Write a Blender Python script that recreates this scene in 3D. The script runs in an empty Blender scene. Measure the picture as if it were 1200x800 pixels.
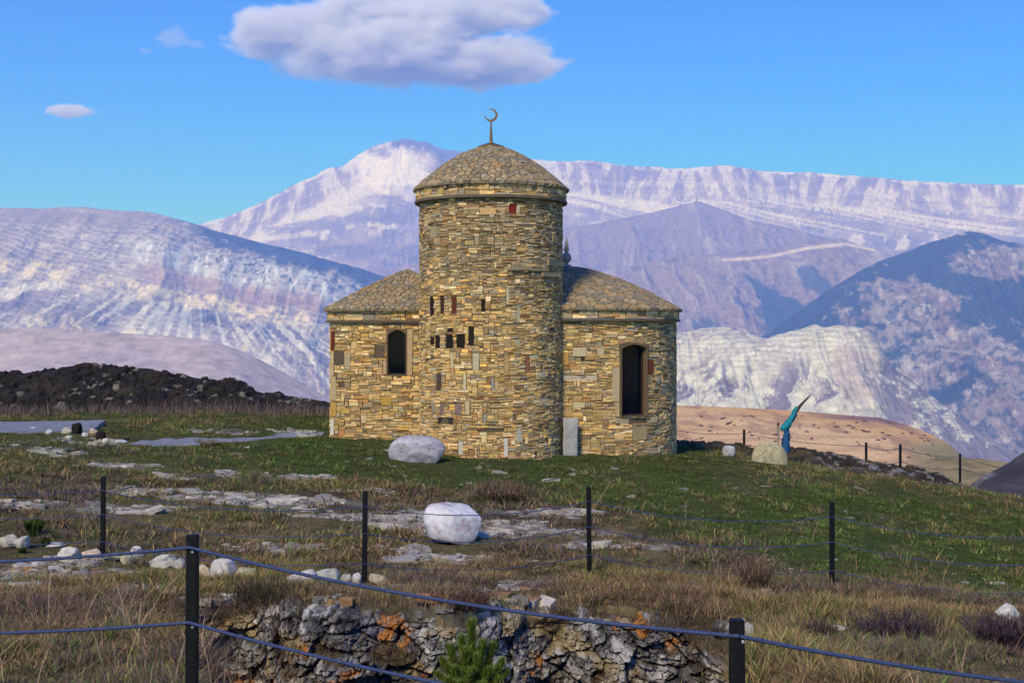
import bpy, math, random
import numpy as np
from mathutils import Vector, Matrix
R = math.radians
random.seed(7)
rng = np.random.default_rng(7)
S = bpy.context.scene
COL = S.collection

# ------------------------------------------------------------------ camera
F = 1500.0                      # focal length in pixels of a 1200 px wide picture
EYE = 3.0
cam = bpy.data.objects.new('camera', bpy.data.cameras.new('camera'))
COL.objects.link(cam)
cam.location = (0, 0, EYE)
cam.rotation_euler = (R(90), 0, 0)
cam.data.sensor_width = 36.0
cam.data.lens = 36.0 * F / 1200.0
cam.data.shift_y = -10.0 / 1200.0
cam.data.clip_start = 0.1
cam.data.clip_end = 120000.0
S.camera = cam

# ------------------------------------------------------------------ sky, sun, exposure
SUN_EL, SUN_AZ = R(41), R(-23)      # azimuth: 0 = straight behind the camera, negative = from the left
sun_dir = Vector((math.sin(SUN_AZ) * math.cos(SUN_EL), -math.cos(SUN_AZ) * math.cos(SUN_EL), math.sin(SUN_EL)))
W = bpy.data.worlds.new('World'); S.world = W
W.use_nodes = True
wn, wl = W.node_tree.nodes, W.node_tree.links
sky = wn.new('ShaderNodeTexSky')
sky.sky_type = 'NISHITA'
sky.sun_disc = False
sky.sun_elevation = SUN_EL
sky.sun_rotation = math.atan2(sun_dir.x, sun_dir.y)
sky.altitude = 2600
sky.air_density = 1.25
sky.dust_density = 0.0
sky.ozone_density = 3.0
hs = wn.new('ShaderNodeHueSaturation')
hs.inputs['Saturation'].default_value = 2.3
hs.inputs['Hue'].default_value = 0.528
bg = wn['Background']
bg.inputs['Strength'].default_value = 0.13
wl.new(sky.outputs[0], hs.inputs['Color'])
wl.new(hs.outputs[0], bg.inputs['Color'])
sd = bpy.data.lights.new('sun', 'SUN')
sd.energy = 2.4
sd.angle = R(11)
sd.color = (1.0, 0.92, 0.79)
so = bpy.data.objects.new('sun', sd); COL.objects.link(so)
so.rotation_euler = sun_dir.to_track_quat('Z', 'Y').to_euler()
S.view_settings.view_transform = 'Standard'
S.view_settings.look = 'None'
S.view_settings.gamma = 1
S.view_settings.use_curve_mapping = False
S.view_settings.exposure = 0.75
cy = S.cycles
S.render.engine = 'CYCLES'
cy.use_denoising = True
cy.max_bounces = 5
cy.diffuse_bounces = 2
cy.glossy_bounces = 2
cy.transmission_bounces = 3
cy.volume_bounces = 4
cy.transparent_max_bounces = 8
cy.volume_step_rate = 0.22
cy.volume_max_steps = 200

# ------------------------------------------------------------------ numpy noise
def _h(ix, iy, iz, seed):
    h = (ix.astype(np.int64) * 374761393 + iy.astype(np.int64) * 668265263 + iz.astype(np.int64) * 2147483647 + seed * 1274126177) & 0xffffffff
    h = ((h ^ (h >> 13)) * 1274126177) & 0xffffffff
    h = ((h ^ (h >> 16)) * 2246822519) & 0xffffffff
    return ((h ^ (h >> 15)) & 0xffffff) / float(0xffffff)
def vnoise(x, y, z=None, seed=0):
    x = np.asarray(x, float); y = np.asarray(y, float)
    x, y = np.broadcast_arrays(x, y)
    ix, iy = np.floor(x), np.floor(y)
    fx, fy = x - ix, y - iy
    ux, uy = fx*fx*fx*(fx*(fx*6-15)+10), fy*fy*fy*(fy*(fy*6-15)+10)
    if z is None:
        o = np.zeros_like(ix)
        a = _h(ix, iy, o, seed); b = _h(ix+1, iy, o, seed); c = _h(ix, iy+1, o, seed); d = _h(ix+1, iy+1, o, seed)
        return ((a*(1-ux)+b*ux)*(1-uy) + (c*(1-ux)+d*ux)*uy) * 2 - 1
    z = np.asarray(z, float); iz = np.floor(z); fz = z - iz; uz = fz*fz*fz*(fz*(fz*6-15)+10)
    r = []
    for k in (0, 1):
        a = _h(ix, iy, iz+k, seed); b = _h(ix+1, iy, iz+k, seed); c = _h(ix, iy+1, iz+k, seed); d = _h(ix+1, iy+1, iz+k, seed)
        r.append((a*(1-ux)+b*ux)*(1-uy) + (c*(1-ux)+d*ux)*uy)
    return (r[0]*(1-uz) + r[1]*uz) * 2 - 1
def fbm(x, y, z=None, oct=4, seed=0, gain=0.5, lac=2.03):
    s = 0; a = 1.0; t = 0
    c, n = 0.8, 0.6
    for i in range(oct):
        s = s + a * vnoise(x, y, z, seed + i * 17); t += a
        a *= gain
        if z is None:
            x, y = (x*c - y*n)*lac + 3.1, (x*n + y*c)*lac + 1.7
        else:
            x, y, z = x*lac + 3.1, y*lac + 1.7, z*lac + 5.3
    return s / t
def ridged(x, y, oct=4, seed=0, gain=0.5, lac=2.0):
    s = 0; a = 1.0; t = 0
    for i in range(oct):
        s = s + a * (1 - np.abs(vnoise(x, y, None, seed + i*13)) * 2); t += a
        a *= gain; x = x*lac + 7.7; y = y*lac + 2.3
    return s / t
def sm(a, b, x):
    t = np.clip((x - a) / (b - a), 0, 1); return t*t*(3-2*t)
def lerp(a, b, t): return a + (b - a) * t
def mixc(c1, c2, t): return c1 * (1 - t[..., None]) + np.asarray(c2, float) * t[..., None]

# ------------------------------------------------------------------ object helpers
def make_mesh(name, V, faces, col=None, smooth=False, attr='col'):
    """V (n,3); faces: list of int arrays of shape (m,k); col (n,3) per-vertex material colour."""
    V = np.asarray(V, np.float32)
    me = bpy.data.meshes.new(name)
    faces = [np.asarray(f, np.int32) for f in faces if len(f)]
    nl = sum(f.size for f in faces); nf = sum(len(f) for f in faces)
    me.vertices.add(len(V)); me.vertices.foreach_set('co', V.ravel())
    me.loops.add(nl); me.loops.foreach_set('vertex_index', np.concatenate([f.ravel() for f in faces]))
    me.polygons.add(nf)
    tot = np.concatenate([np.full(len(f), f.shape[1], np.int32) for f in faces])
    st = np.concatenate([[0], np.cumsum(tot)[:-1]]).astype(np.int32)
    me.polygons.foreach_set('loop_start', st)
    me.polygons.foreach_set('loop_total', tot)
    me.polygons.foreach_set('use_smooth', np.full(nf, bool(smooth)))
    me.update(calc_edges=True)
    if col is not None:
        col = np.asarray(col, np.float32)
        if col.ndim == 1: col = np.tile(col, (len(V), 1))
        a = me.attributes.new(attr, 'FLOAT_COLOR', 'POINT')
        a.data.foreach_set('color', np.concatenate([col, np.ones((len(V), 1), np.float32)], 1).ravel())
    return me
def link(name, me, mat=None, parent=None, loc=(0, 0, 0)):
    o = bpy.data.objects.new(name, me)
    COL.objects.link(o)
    o.location = loc
    if mat is not None and me is not None: me.materials.append(mat)
    if parent is not None: o.parent = parent
    return o
def obj(name, V, faces, mat, parent=None, origin=None, col=None, smooth=False):
    """V in world space; origin = where the object's (or its thing's) origin lies."""
    if parent is not None: origin = parent['org'] if 'org' in parent else tuple(parent.location)
    origin = np.asarray((0, 0, 0) if origin is None else list(origin), float)
    me = make_mesh(name, np.asarray(V, float) - origin, faces, col, smooth)
    return link(name, me, mat, parent, (0, 0, 0) if parent is not None else tuple(origin))
def thing(name, label, cat, loc, group=None):
    o = bpy.data.objects.new(name, None); COL.objects.link(o)
    o.location = loc; o.empty_display_size = 0.2
    return tag(o, label, cat, group)
def tag(o, label=None, cat=None, group=None, kind=None):
    if label: o['label'] = label
    if cat: o['category'] = cat
    if group: o['group'] = group
    if kind: o['kind'] = kind
    return o
def subpart(name, V, faces, mat, part, base, col=None, smooth=False):
    me = make_mesh(name, np.asarray(V, float) - np.asarray(list(base), float), faces, col, smooth)
    return link(name, me, mat, part)
def grid_faces(nr, nc, wrap=False):
    i = np.arange(nr - 1)[:, None]; j = np.arange(nc if wrap else nc - 1)[None, :]
    j2 = (j + 1) % nc
    return np.stack(np.broadcast_arrays(i*nc + j, i*nc + j2, (i+1)*nc + j2, (i+1)*nc + j), -1).reshape(-1, 4)

# ------------------------------------------------------------------ materials
def mat_new(name):
    m = bpy.data.materials.new(name); m.use_nodes = True
    return m, m.node_tree.nodes, m.node_tree.links, m.node_tree.nodes['Principled BSDF']
def mat_attr(name, rough=0.9, var=0.25, vscale=20.0, bump=0.0, bscale=40.0, bdist=0.02, spec=0.25, sub=None):
    """colour from the mesh's own material-colour attribute, broken up by noise, with bump."""
    m, n, l, p = mat_new(name)
    a = n.new('ShaderNodeAttribute'); a.attribute_name = 'col'
    tc = n.new('ShaderNodeNewGeometry')
    nz = n.new('ShaderNodeTexNoise'); nz.inputs['Scale'].default_value = vscale; nz.inputs['Detail'].default_value = 6; nz.inputs['Roughness'].default_value = 0.65
    l.new(tc.outputs['Position'], nz.inputs['Vector'])
    mr = n.new('ShaderNodeMapRange'); mr.inputs[1].default_value = 0.3; mr.inputs[2].default_value = 0.7
    mr.inputs[3].default_value = 1 - var; mr.inputs[4].default_value = 1 + var
    l.new(nz.outputs['Fac'], mr.inputs[0])
    mx = n.new('ShaderNodeVectorMath'); mx.operation = 'SCALE'
    l.new(a.outputs['Color'], mx.inputs[0]); l.new(mr.outputs[0], mx.inputs['Scale'])
    l.new(mx.outputs[0], p.inputs['Base Color'])
    p.inputs['Roughness'].default_value = rough
    p.inputs['Specular IOR Level'].default_value = spec
    if bump > 0:
        nb = n.new('ShaderNodeTexNoise'); nb.inputs['Scale'].default_value = bscale; nb.inputs['Detail'].default_value = 8; nb.inputs['Roughness'].default_value = 0.7
        l.new(tc.outputs['Position'], nb.inputs['Vector'])
        b = n.new('ShaderNodeBump'); b.inputs['Strength'].default_value = bump; b.inputs['Distance'].default_value = bdist
        l.new(nb.outputs['Fac'], b.inputs['Height']); l.new(b.outputs[0], p.inputs['Normal'])
    return m
def mat_plain(name, c, rough=0.8, metal=0.0, spec=0.3, var=0.2, vscale=30, bump=0.0, bscale=60, bdist=0.01):
    m, n, l, p = mat_new(name)
    tc = n.new('ShaderNodeTexCoord')
    nz = n.new('ShaderNodeTexNoise'); nz.inputs['Scale'].default_value = vscale; nz.inputs['Detail'].default_value = 5
    l.new(tc.outputs['Object'], nz.inputs['Vector'])
    cr = n.new('ShaderNodeValToRGB')
    cr.color_ramp.elements[0].position = 0.3; cr.color_ramp.elements[1].position = 0.7
    cr.color_ramp.elements[0].color = tuple(x*(1-var) for x in c) + (1,)
    cr.color_ramp.elements[1].color = tuple(x*(1+var) for x in c) + (1,)
    l.new(nz.outputs['Fac'], cr.inputs[0]); l.new(cr.outputs[0], p.inputs['Base Color'])
    p.inputs['Roughness'].default_value = rough; p.inputs['Metallic'].default_value = metal
    p.inputs['Specular IOR Level'].default_value = spec
    if bump > 0:
        nb = n.new('ShaderNodeTexNoise'); nb.inputs['Scale'].default_value = bscale; nb.inputs['Detail'].default_value = 7
        l.new(tc.outputs['Object'], nb.inputs['Vector'])
        b = n.new('ShaderNodeBump'); b.inputs['Strength'].default_value = bump; b.inputs['Distance'].default_value = bdist
        l.new(nb.outputs['Fac'], b.inputs['Height']); l.new(b.outputs[0], p.inputs['Normal'])
    return m
M_far = mat_attr('mountain_rock', 0.95, 0.30, 0.03, 0.35, 0.015, 22.0, spec=0.0)
M_mid = mat_attr('hill_ground', 0.95, 0.3, 0.5, 0.5, 0.3, 0.8, spec=0.0)
M_wall = mat_attr('wall_stone', 0.9, 0.28, 22, 0.6, 45, 0.012, spec=0.2)
M_roof = mat_attr('roof_flagstone', 0.9, 0.25, 9, 0.5, 60, 0.01, spec=0.2)
M_rock = mat_attr('rock', 0.92, 0.35, 14, 0.7, 35, 0.02, spec=0.2)
M_white = mat_attr('white_rock', 0.85, 0.22, 9, 0.6, 30, 0.02, spec=0.25)
M_soil = mat_attr('soil', 1.0, 0.4, 9, 0.6, 25, 0.03, spec=0.0)
M_blade = mat_attr('grass_blades', 0.85, 0.15, 3, spec=0.15)
M_needle = mat_attr('pine_needles', 0.6, 0.15, 20, spec=0.3)
M_post = mat_plain('black_painted_post', (0.0045, 0.0045, 0.006), 0.6, 0.0, 0.2, 0.4, 40, 0.2)
M_cable = mat_plain('blue_grey_cable', (0.034, 0.052, 0.125), 0.6, 0.0, 0.3, 0.3, 90, 0.3, 300, 0.002)
M_bolt = mat_plain('zinc_bolt', (0.5, 0.48, 0.44), 0.4, 0.8, 0.5, 0.2, 60)
M_bronze = mat_plain('dark_bronze', (0.24, 0.13, 0.035), 0.4, 0.75, 0.5, 0.3, 25)
M_glass, _n, _l, _p = mat_new('dark_window_glass')
_p.inputs['Base Color'].default_value = (0.002, 0.004, 0.009, 1); _p.inputs['Roughness'].default_value = 0.05
_p.inputs['Specular IOR Level'].default_value = 0.06
M_wood = mat_plain('brown_window_frame', (0.05, 0.03, 0.018), 0.6, 0, 0.3, 0.3, 30, 0.3)
M_red = mat_plain('red_brown_brick', (0.16, 0.03, 0.015), 0.8, 0, 0.2)
M_path = mat_plain('grey_path', (0.2, 0.21, 0.24), 0.9, 0, 0.15, 0.25, 6, 0.4, 50, 0.01)
M_cloth = mat_attr('weathered_cloth', 0.8, 0.2, 25, 0.3, 40, 0.01, spec=0.2)

# ------------------------------------------------------------------ terrain
def W2(px, py, Y): return ((px - 600) / F * Y, Y, EYE - (py - 390) / F * Y)
CP = [(0,-20,1.1),(-10,-20,1.1),(10,-20,.9),(0,0,1.05),(-8,0,1.1),(8,0,.8),(0,5,.98),(-5,5,1.0),(5,5,.9),
      (-4,8,.82),(0,8,.8),(4,8,.68),(-5,11,.5),(0,11,.5),(4.5,11,.32),(-6,13.5,.25),(0,13,.32),(5.2,13,.1),
      (-2,15.3,.02),(-5.4,17,.0),(.98,16.2,-.05),(4.05,16.2,-.24),(9,15,-.25),(-10,14,.3),(-12,20,.45),
      (-7,20,.3),(-3,20,.08),(0,20,.0),(4,20,-.25),(8.8,22,-.72),(-8,25,.42),(-3,25,.1),(0,25,.0),(6.9,26,-.64),(12,26,-1.2),
      (-11.9,33,.58),(-4.7,33,.31),(-2.6,33,.27),(-2.3,32,.1),(-.5,30.6,.0),(1.3,32,-.03),(4.4,35,-.27),(6.3,34,-.36),
      (9.6,36,-1.0),(12.7,36,-1.4),(14.5,35,-1.65),(-14,42,.36),(-5,42,.33),(0,42,.0),(6.5,42,-.75),(12,42,-1.7),(18,40,-2.6),(-20,40,.4),(-20,25,.6),(-20,8,.9),(18,20,-1.5),(18,5,.2)]
CP = np.array(CP, float)
def _tps(r2): return 0.5 * r2 * np.log(r2 + 1e-9)
_n = len(CP)
_A = np.zeros((_n+3, _n+3)); _d2 = ((CP[:, None, :2] - CP[None, :, :2])**2).sum(-1)
_A[:_n, :_n] = _tps(_d2) + np.eye(_n) * 1.5
_A[:_n, _n] = 1; _A[:_n, _n+1:] = CP[:, :2]; _A[_n:, :_n] = _A[:_n, _n:].T
_w = np.linalg.solve(_A, np.concatenate([CP[:, 2], [0, 0, 0]]))
def lip_y(x):          # far edge of the gully
    return 12.4 + 0.35*np.sin(x*1.7+0.4) + 0.22*np.sin(x*4.1) - 0.10*x
def gully(x, y):
    xl = -3.55 + sm(12.2, 8.2, y)*1.6 ; xr = 2.15 - sm(12.2, 8.5, y)*0.75
    m = sm(lip_y(x) + 0.34, lip_y(x) + 0.16, y) * sm(7.3, 9.0, y)
    return m * sm(xl - 0.1, xl + 0.55, x) * sm(xr + 0.3, xr - 0.35, x)
def height(x, y, detail=True):
    x = np.asarray(x, float); y = np.asarray(y, float)
    x, y = np.broadcast_arrays(x, y)
    cx = np.clip(x, -19, 18).ravel(); cyy = np.clip(y, -15, 42).ravel()
    z = np.empty(cx.shape)
    for k in range(0, len(cx), 40000):
        sl = slice(k, k+40000)
        d2 = (cx[sl, None] - CP[None, :, 0])**2 + (cyy[sl, None] - CP[None, :, 1])**2
        z[sl] = _tps(d2) @ _w[:_n] + _w[_n] + cx[sl]*_w[_n+1] + cyy[sl]*_w[_n+2]
    z = z.reshape(x.shape)
    z = z - 0.022*np.maximum(0, y - 41)**2 - 0.012*np.maximum(0, np.abs(x) - 20)**2 - 0.02*np.maximum(0, -y - 8)**2
    if detail:
        near = sm(40, 15, y)
        z = z + 0.07*fbm(x*0.55, y*0.55, oct=3, seed=5) + 0.045*fbm(x*2.2, y*2.2, oct=3, seed=9)*(0.4+0.6*near)
        z = z + 0.05*sm(17, 12, y)*fbm(x*5, y*5, oct=2, seed=11)
    z = z - 1.35*gully(x, y)
    return z
def hit(px, py, y0=5.0, y1=60.0):
    ys = np.linspace(y0, y1, 3000)
    xs = (px - 600)/F*ys; zs = EYE - (py - 390)/F*ys
    d = zs - height(xs, ys)
    i = np.argmax(d < 0)
    if d[i] >= 0: i = len(ys) - 1
    return float(xs[i]), float(ys[i]), float(height(xs[i], ys[i]))
def Yat(px, py): return hit(px, py)[1]

# zone masks on the ground (worked out once from the lie of the land)
_gpx = np.array([-400, 0, 200, 500, 640, 800, 980, 1200, 1600])
_gY = np.array([26.5, 26.0, 25.5, 23.6, 22.5, 20.2, 17.6, 15.6, 14.0])
def green_mask(x, y):
    px = 600 + x/np.maximum(y, 1)*F
    g = np.interp(px, _gpx, _gY) + 1.6*fbm(x*0.5, y*0.5, oct=3, seed=31)
    m = sm(-0.8, 1.2, y - g)
    left = 0.55*sm(19, 24, y)*sm(-3, -6, x)*(0.5 + 0.9*fbm(x*0.4, y*0.35, oct=3, seed=33))
    m = np.maximum(m * (1 - 0.45*sm(-5, -8, x)), np.clip(left, 0, 1))
    olive = sm(27, 33, y)*sm(2.5, 7, x)
    return np.clip(m * (1 - 0.6*olive) * (0.85 + 0.35*fbm(x*0.8, y*0.6, oct=3, seed=35)), 0, 1)
# bare limestone patches: (px, py, half width px, half height px, strength)
ROCKP = [(290,586,160,8,.8),(215,580,80,5,.8),(60,592,110,6,.6),(150,596,60,5,.8),(540,612,110,14,.85),(640,601,60,5,1.0),(600,622,120,6,.7),(390,602,70,6,.6),
         (70,672,75,20,.75),(160,692,60,9,.8),(520,657,95,6,.8),(610,690,60,11,.85),(480,690,60,7,.6),(860,692,60,7,.5),(1000,733,45,7,.7),(1090,735,45,7,.6),
         (340,507,40,5,.9),(270,505,60,4,.6),(150,547,50,4,.5),(215,556,30,3,.6),(262,554,18,3,.7),(60,530,35,4,.5),(40,523,40,4,.5),(430,575,30,3,.4),(360,560,30,3,.5),
         (330,640,70,4,.5),(250,708,40,8,.8),(20,690,30,14,.5),(700,640,60,4,.5),(760,642,50,3,.4),(1170,738,20,4,.5),(480,640,45,4,.3),
         (520,700,120,8,.55),(420,712,60,8,.5),(130,545,30,3,.5),(420,606,20,3,.5),(100,517,45,5,.6)]
_ellips = []
for (px, py, hw, hh, st) in ROCKP:
    X, Y, Z = hit(px, py); _, Ya, _ = hit(px, py - hh); _, Yb, _ = hit(px, py + hh)
    _ellips.append((X, Y, hw/F*Y, max(0.25, (Ya - Yb)/2), st))
def rock_mask(x, y):
    m = np.zeros(np.shape(x))
    w = 0.75*fbm(x*1.3, y*1.0, oct=4, seed=41)
    for (X, Y, a, b, st) in _ellips:
        d = np.sqrt(((x - X)/a)**2 + ((y - Y)/b)**2) + w*0.9
        m = np.maximum(m, st*sm(1.15, 0.65, d))
    return m

def axis(segs):
    out = []
    for a, b, s in segs:
        out.append(np.arange(a, b, s))
    out.append([segs[-1][1]]); return np.concatenate(out)
gx = axis([(-90,-24,3.0),(-24,-14,.3),(-14,14,.11),(14,24,.3),(24,90,3.0)])
gy = axis([(-40,-6,2.5),(-6,6,.4),(6,16.5,.06),(16.5,37,.13),(37,52,.35),(52,110,2.5)])
GX, GY = np.meshgrid(gx, gy)
GZ = height(GX, GY)
gm = green_mask(GX, GY); rm = rock_mask(GX, GY)
base = np.broadcast_to(np.array([0.095, 0.085, 0.042]), GX.shape + (3,)).copy()
base = mixc(base, (0.062, 0.05, 0.034), sm(0.0, 0.5, fbm(GX*0.9, GY*0.9, oct=4, seed=51)))
base = mixc(base, (0.15, 0.118, 0.06), sm(0.05, 0.5, fbm(GX*1.3, GY*1.0, oct=4, seed=53)))
base = mixc(base, (0.045, 0.07, 0.018), gm*0.9)
base = mixc(base, (0.2, 0.19, 0.165), np.clip(rm*.9*sm(-.25, .15, fbm(GX*3, GY*2, oct=4, seed=55)), 0, 1))
base = mixc(base, (0.05, 0.042, 0.036), gully(GX, GY))
ground = obj('ground', np.stack([GX, GY, GZ], -1).reshape(-1, 3), [grid_faces(*GX.shape)], M_soil, col=base.reshape(-1, 3), smooth=True)
tag(ground, 'hilltop ground of dry turf and bare soil', kind='structure')

# ------------------------------------------------------------------ far terrain
def ridge(name, label, crest, Yc, Yb, Zb, prof, pxr, ncol, nrow, L, amp, colfn, back=0.35, crest_noise=0.0, seed=0, stretch=2.6, mat=None, warp=0.5, ter=None, hi=.25):
    cx, cyv = np.array(crest, float).T
    px = np.linspace(pxr[0], pxr[1], ncol)
    pyc = np.interp(px, cx, cyv)
    k = np.ones(5)/5
    pyc = np.convolve(np.pad(pyc, 2, 'edge'), k, 'valid')
    nb = max(6, nrow//8)
    t = np.concatenate([np.linspace(0, 1, nrow), 1 + np.linspace(0, 1, nb + 1)[1:]])
    T, PX = np.meshgrid(t, px, indexing='ij')
    Yc_ = np.interp(px, *np.array(Yc, float).T) if not np.isscalar(Yc) else np.full(ncol, float(Yc))
    Yb_ = np.full(ncol, float(Yb))
    Yv = np.where(T <= 1, Yb_ + (Yc_ - Yb_)*T, Yc_ + (T - 1)*back*(Yc_ - Yb_))
    Xv = (PX - 600)/F*Yv
    Zc = EYE - (pyc - 390)/F*Yc_
    pr = np.interp(np.minimum(T, 1), *np.array(prof, float).T)
    wx = Xv/L + warp*fbm(Xv/L*0.5, Yv/L*0.3, oct=3, seed=seed+3)
    wy = Yv/(L*stretch)
    n = ridged(wx, wy, oct=5, seed=seed, gain=0.55)
    n2 = fbm(Xv/(L*2.5), Yv/(L*2.5), oct=5, seed=seed+7)
    nh = ridged(Xv/(L*.21) + 1.3*fbm(Xv/L, Yv/L*.4, oct=3, seed=seed+5), Yv/(L*.21*stretch), oct=5, seed=seed+21, gain=0.62)
    wgt = np.sin(np.clip(T, 0, 1)*math.pi)**0.5 * (T <= 1)
    Z = Zb + (Zc - Zb)*pr
    Z = np.where(T > 1, np.minimum(Zc, EYE + (Zc - EYE)*Yv/Yc_) - (T - 1)*0.45*np.maximum(Zc - Zb, .05*Yc_), Z)
    Z = Z + amp*wgt*(n - 0.25) + amp*0.9*wgt*n2 + amp*hi*wgt*(nh - .3)
    if ter: Z = Z + wgt*ter[1]*np.sin((Z + .5*ter[0]*n2)*2*math.pi/ter[0])
    Z = Z + crest_noise*fbm(Xv/(L*0.4), Yv/(L*1.5), oct=4, seed=seed+9)*sm(0.5, 1.0, T)
    gy_, gx_ = np.gradient(Z)
    dY = np.gradient(Yv, axis=0); dX = np.gradient(Xv, axis=1)
    slope = np.sqrt((gy_/np.maximum(dY, 1))**2 + (gx_/np.maximum(dX, 1e-3))**2)
    c = colfn(dict(T=T, PX=PX, PY=390 - (Z - EYE)/Yv*F, X=Xv, Y=Yv, Z=Z, n=n, n2=n2, nh=nh, slope=slope, DC=(390 - (Z - EYE)/Yv*F) - pyc[None, :], L=L, zf=(Z - Zb)/np.maximum(Zc - Zb, 1)))
    if mat is None: c = np.clip(c, .001, 1)**1.08*np.array([.80, .87, .84]) + .04
    o = obj(name, np.stack([Xv, Yv, Z], -1).reshape(-1, 3), [grid_faces(*T.shape)], mat or M_far, col=np.clip(c, 0.01, 0.85).reshape(-1, 3), smooth=True)
    tag(o, label, kind='structure')
    return o
def solid(T, c): return np.broadcast_to(np.array(c, float), T.shape + (3,)).copy()
PALE, MAUVE, PINK, FOREST, TAN = (0.66, 0.60, 0.52), (0.22, 0.16, 0.17), (0.36, 0.26, 0.245), (0.010, 0.062, 0.115), (0.46, 0.30, 0.15)  # FOREST: its blue carries distance haze painted into the colour

def col_main(d):
    T, X, Z, PX, PY, u = d['T'], d['X'], d['Z'], d['PX'], d['PY'], np.maximum(d['DC'], 0)
    fine = fbm(PX/5, PY/4, oct=5, seed=60, gain=.66)
    mid = fbm(PX/30, PY/14, oct=5, seed=59, gain=.6)
    wig = 7*fbm(PX/70, PY/40, oct=4, seed=61) + 2.5*fine
    c = solid(T, (0.29, 0.225, 0.24))
    c = mixc(c, (0.40, 0.315, 0.31), sm(-.2, .3, mid + .4*fine))
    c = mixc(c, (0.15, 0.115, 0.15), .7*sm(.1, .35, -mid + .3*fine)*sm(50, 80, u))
    v = u + wig
    bed = np.sin(v*1.35)*.5 + np.sin(v*.62 + 1)*.5
    rimz = sm(40, 34, v); scr = sm(32, 38, v)*sm(78, 52, v + 14*mid)
    # fluted rim: buttresses leaning both ways, thin pale ribs between them
    lean = .45*np.sin(PX/37.0)*u
    fl = fbm((PX + lean)/9, u/26, oct=5, seed=64, gain=.6)
    rib = ridged((PX + lean)/13, u/50, oct=4, seed=66, gain=.6)
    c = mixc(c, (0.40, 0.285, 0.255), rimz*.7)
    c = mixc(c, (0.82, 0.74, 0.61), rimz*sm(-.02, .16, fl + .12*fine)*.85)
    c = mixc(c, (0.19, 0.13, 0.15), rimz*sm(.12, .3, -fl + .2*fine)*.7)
    b2 = np.sin((u + .6*wig)*1.7 + 2*fine)
    c = mixc(c, (0.31, 0.235, 0.235), .55*sm(.35, .9, b2 + .4*fine)*sm(6, 10, u)*sm(44, 36, u))
    c = mixc(c, (0.84, 0.78, 0.67), sm(5, 2, u)*sm(-.25, .1, fine + mid)*.9)
    c = mixc(c, (0.62, 0.53, 0.46), sm(.3, .8, bed + .6*fine)*sm(14, 22, v)*sm(70, 46, v)*.75)
    c = mixc(c, (0.20, 0.14, 0.155), sm(.35, .85, -bed + .5*fine)*sm(14, 22, v)*sm(70, 46, v)*.6)
    # scree cones under the cliff
    cone = fbm((PX)/(10 + .14*u), u/60, oct=4, seed=67, gain=.55) + (58 - v)/75.0
    c = mixc(c, (0.84, 0.76, 0.62), scr*sm(.05, .2, cone + .25*fine)*.85)
    st = sm(.72, .9, ridged((PX + .8*PY)/26, PY/30, oct=5, seed=68, gain=.6) + .15*fine)
    c = mixc(c, (0.70, 0.62, 0.54), st*sm(50, 62, v)*.75)
    pat = sm(.2, .34, fbm(PX/20, PY/11, oct=5, seed=69, gain=.62))
    c = mixc(c, (0.78, 0.70, 0.58), pat*sm(56, 66, v)*sm(120, 95, v)*.8)
    # the pale summit shoulder and its dark cap
    c = mixc(c, (0.90, 0.81, 0.63), sm(54, 28, np.abs(PX - 455 + 14*mid))*sm(25, 15, np.abs(PY - 200 + 12*mid))*sm(-.45, -.15, fine + .5*mid + .2)*.95)
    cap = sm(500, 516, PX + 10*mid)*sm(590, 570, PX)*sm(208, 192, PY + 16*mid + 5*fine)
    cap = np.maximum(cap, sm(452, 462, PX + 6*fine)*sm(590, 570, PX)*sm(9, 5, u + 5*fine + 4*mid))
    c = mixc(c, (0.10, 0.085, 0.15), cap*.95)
    return c
CREST_A = [(-300,330),(100,300),(235,263),(270,252),(300,240),(335,222),(370,206),(388,196),(402,195),(412,187),(430,175),(440,171),(470,164),(484,165),(500,167),(520,175),(545,178),(590,186),(635,188),(690,189),(740,195),(800,197),(850,194),(900,200),(960,203),(1010,206),(1060,211),(1100,214),(1200,217),(1500,222),(1700,240)]
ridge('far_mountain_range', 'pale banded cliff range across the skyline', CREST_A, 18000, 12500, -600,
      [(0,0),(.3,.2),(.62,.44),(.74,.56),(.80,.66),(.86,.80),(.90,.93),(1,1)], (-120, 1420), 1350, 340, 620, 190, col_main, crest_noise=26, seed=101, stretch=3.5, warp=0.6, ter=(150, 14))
def col_purple(d):
    T, X, Z = d['T'], d['X'], d['Z']
    c = solid(T, (0.29, 0.22, 0.235))
    c = mixc(c, (0.34, 0.245, 0.235), sm(-.2, .5, d['n2'] + .3*d['n']))
    fine = fbm(d['PX']/7, d['PY']/5, oct=5, seed=71, gain=.65)
    ln = ridged((d['PX'] - 1.3*d['PY'])/30, (d['PX'] + d['PY'])/90, oct=5, seed=72, gain=.6)
    c = mixc(c, (0.46, 0.36, 0.33), .6*sm(.62, .85, ln + .15*fine))
    c = mixc(c, (0.15, 0.11, 0.14), .7*sm(.08, .3, fine))
    c = mixc(c, (0.5, 0.42, 0.37), .7*sm(.1, .35, d['nh'] - .35 + .6*fine))
    return c
CREST_D = [(380,330),(520,300),(640,270),(700,262),(760,250),(800,240),(818,236),(840,243),(880,258),(930,268),(990,285),(1040,300),(1120,305),(1250,320),(1500,330)]
ridge('purple_hills', 'smooth purple hills below the cliff range', CREST_D, 13000, 9500, -600, [(0,0),(.4,.35),(.8,.78),(1,1)], (330, 1400), 900, 220, 900, 190, col_purple, seed=131, stretch=4.5)
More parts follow.
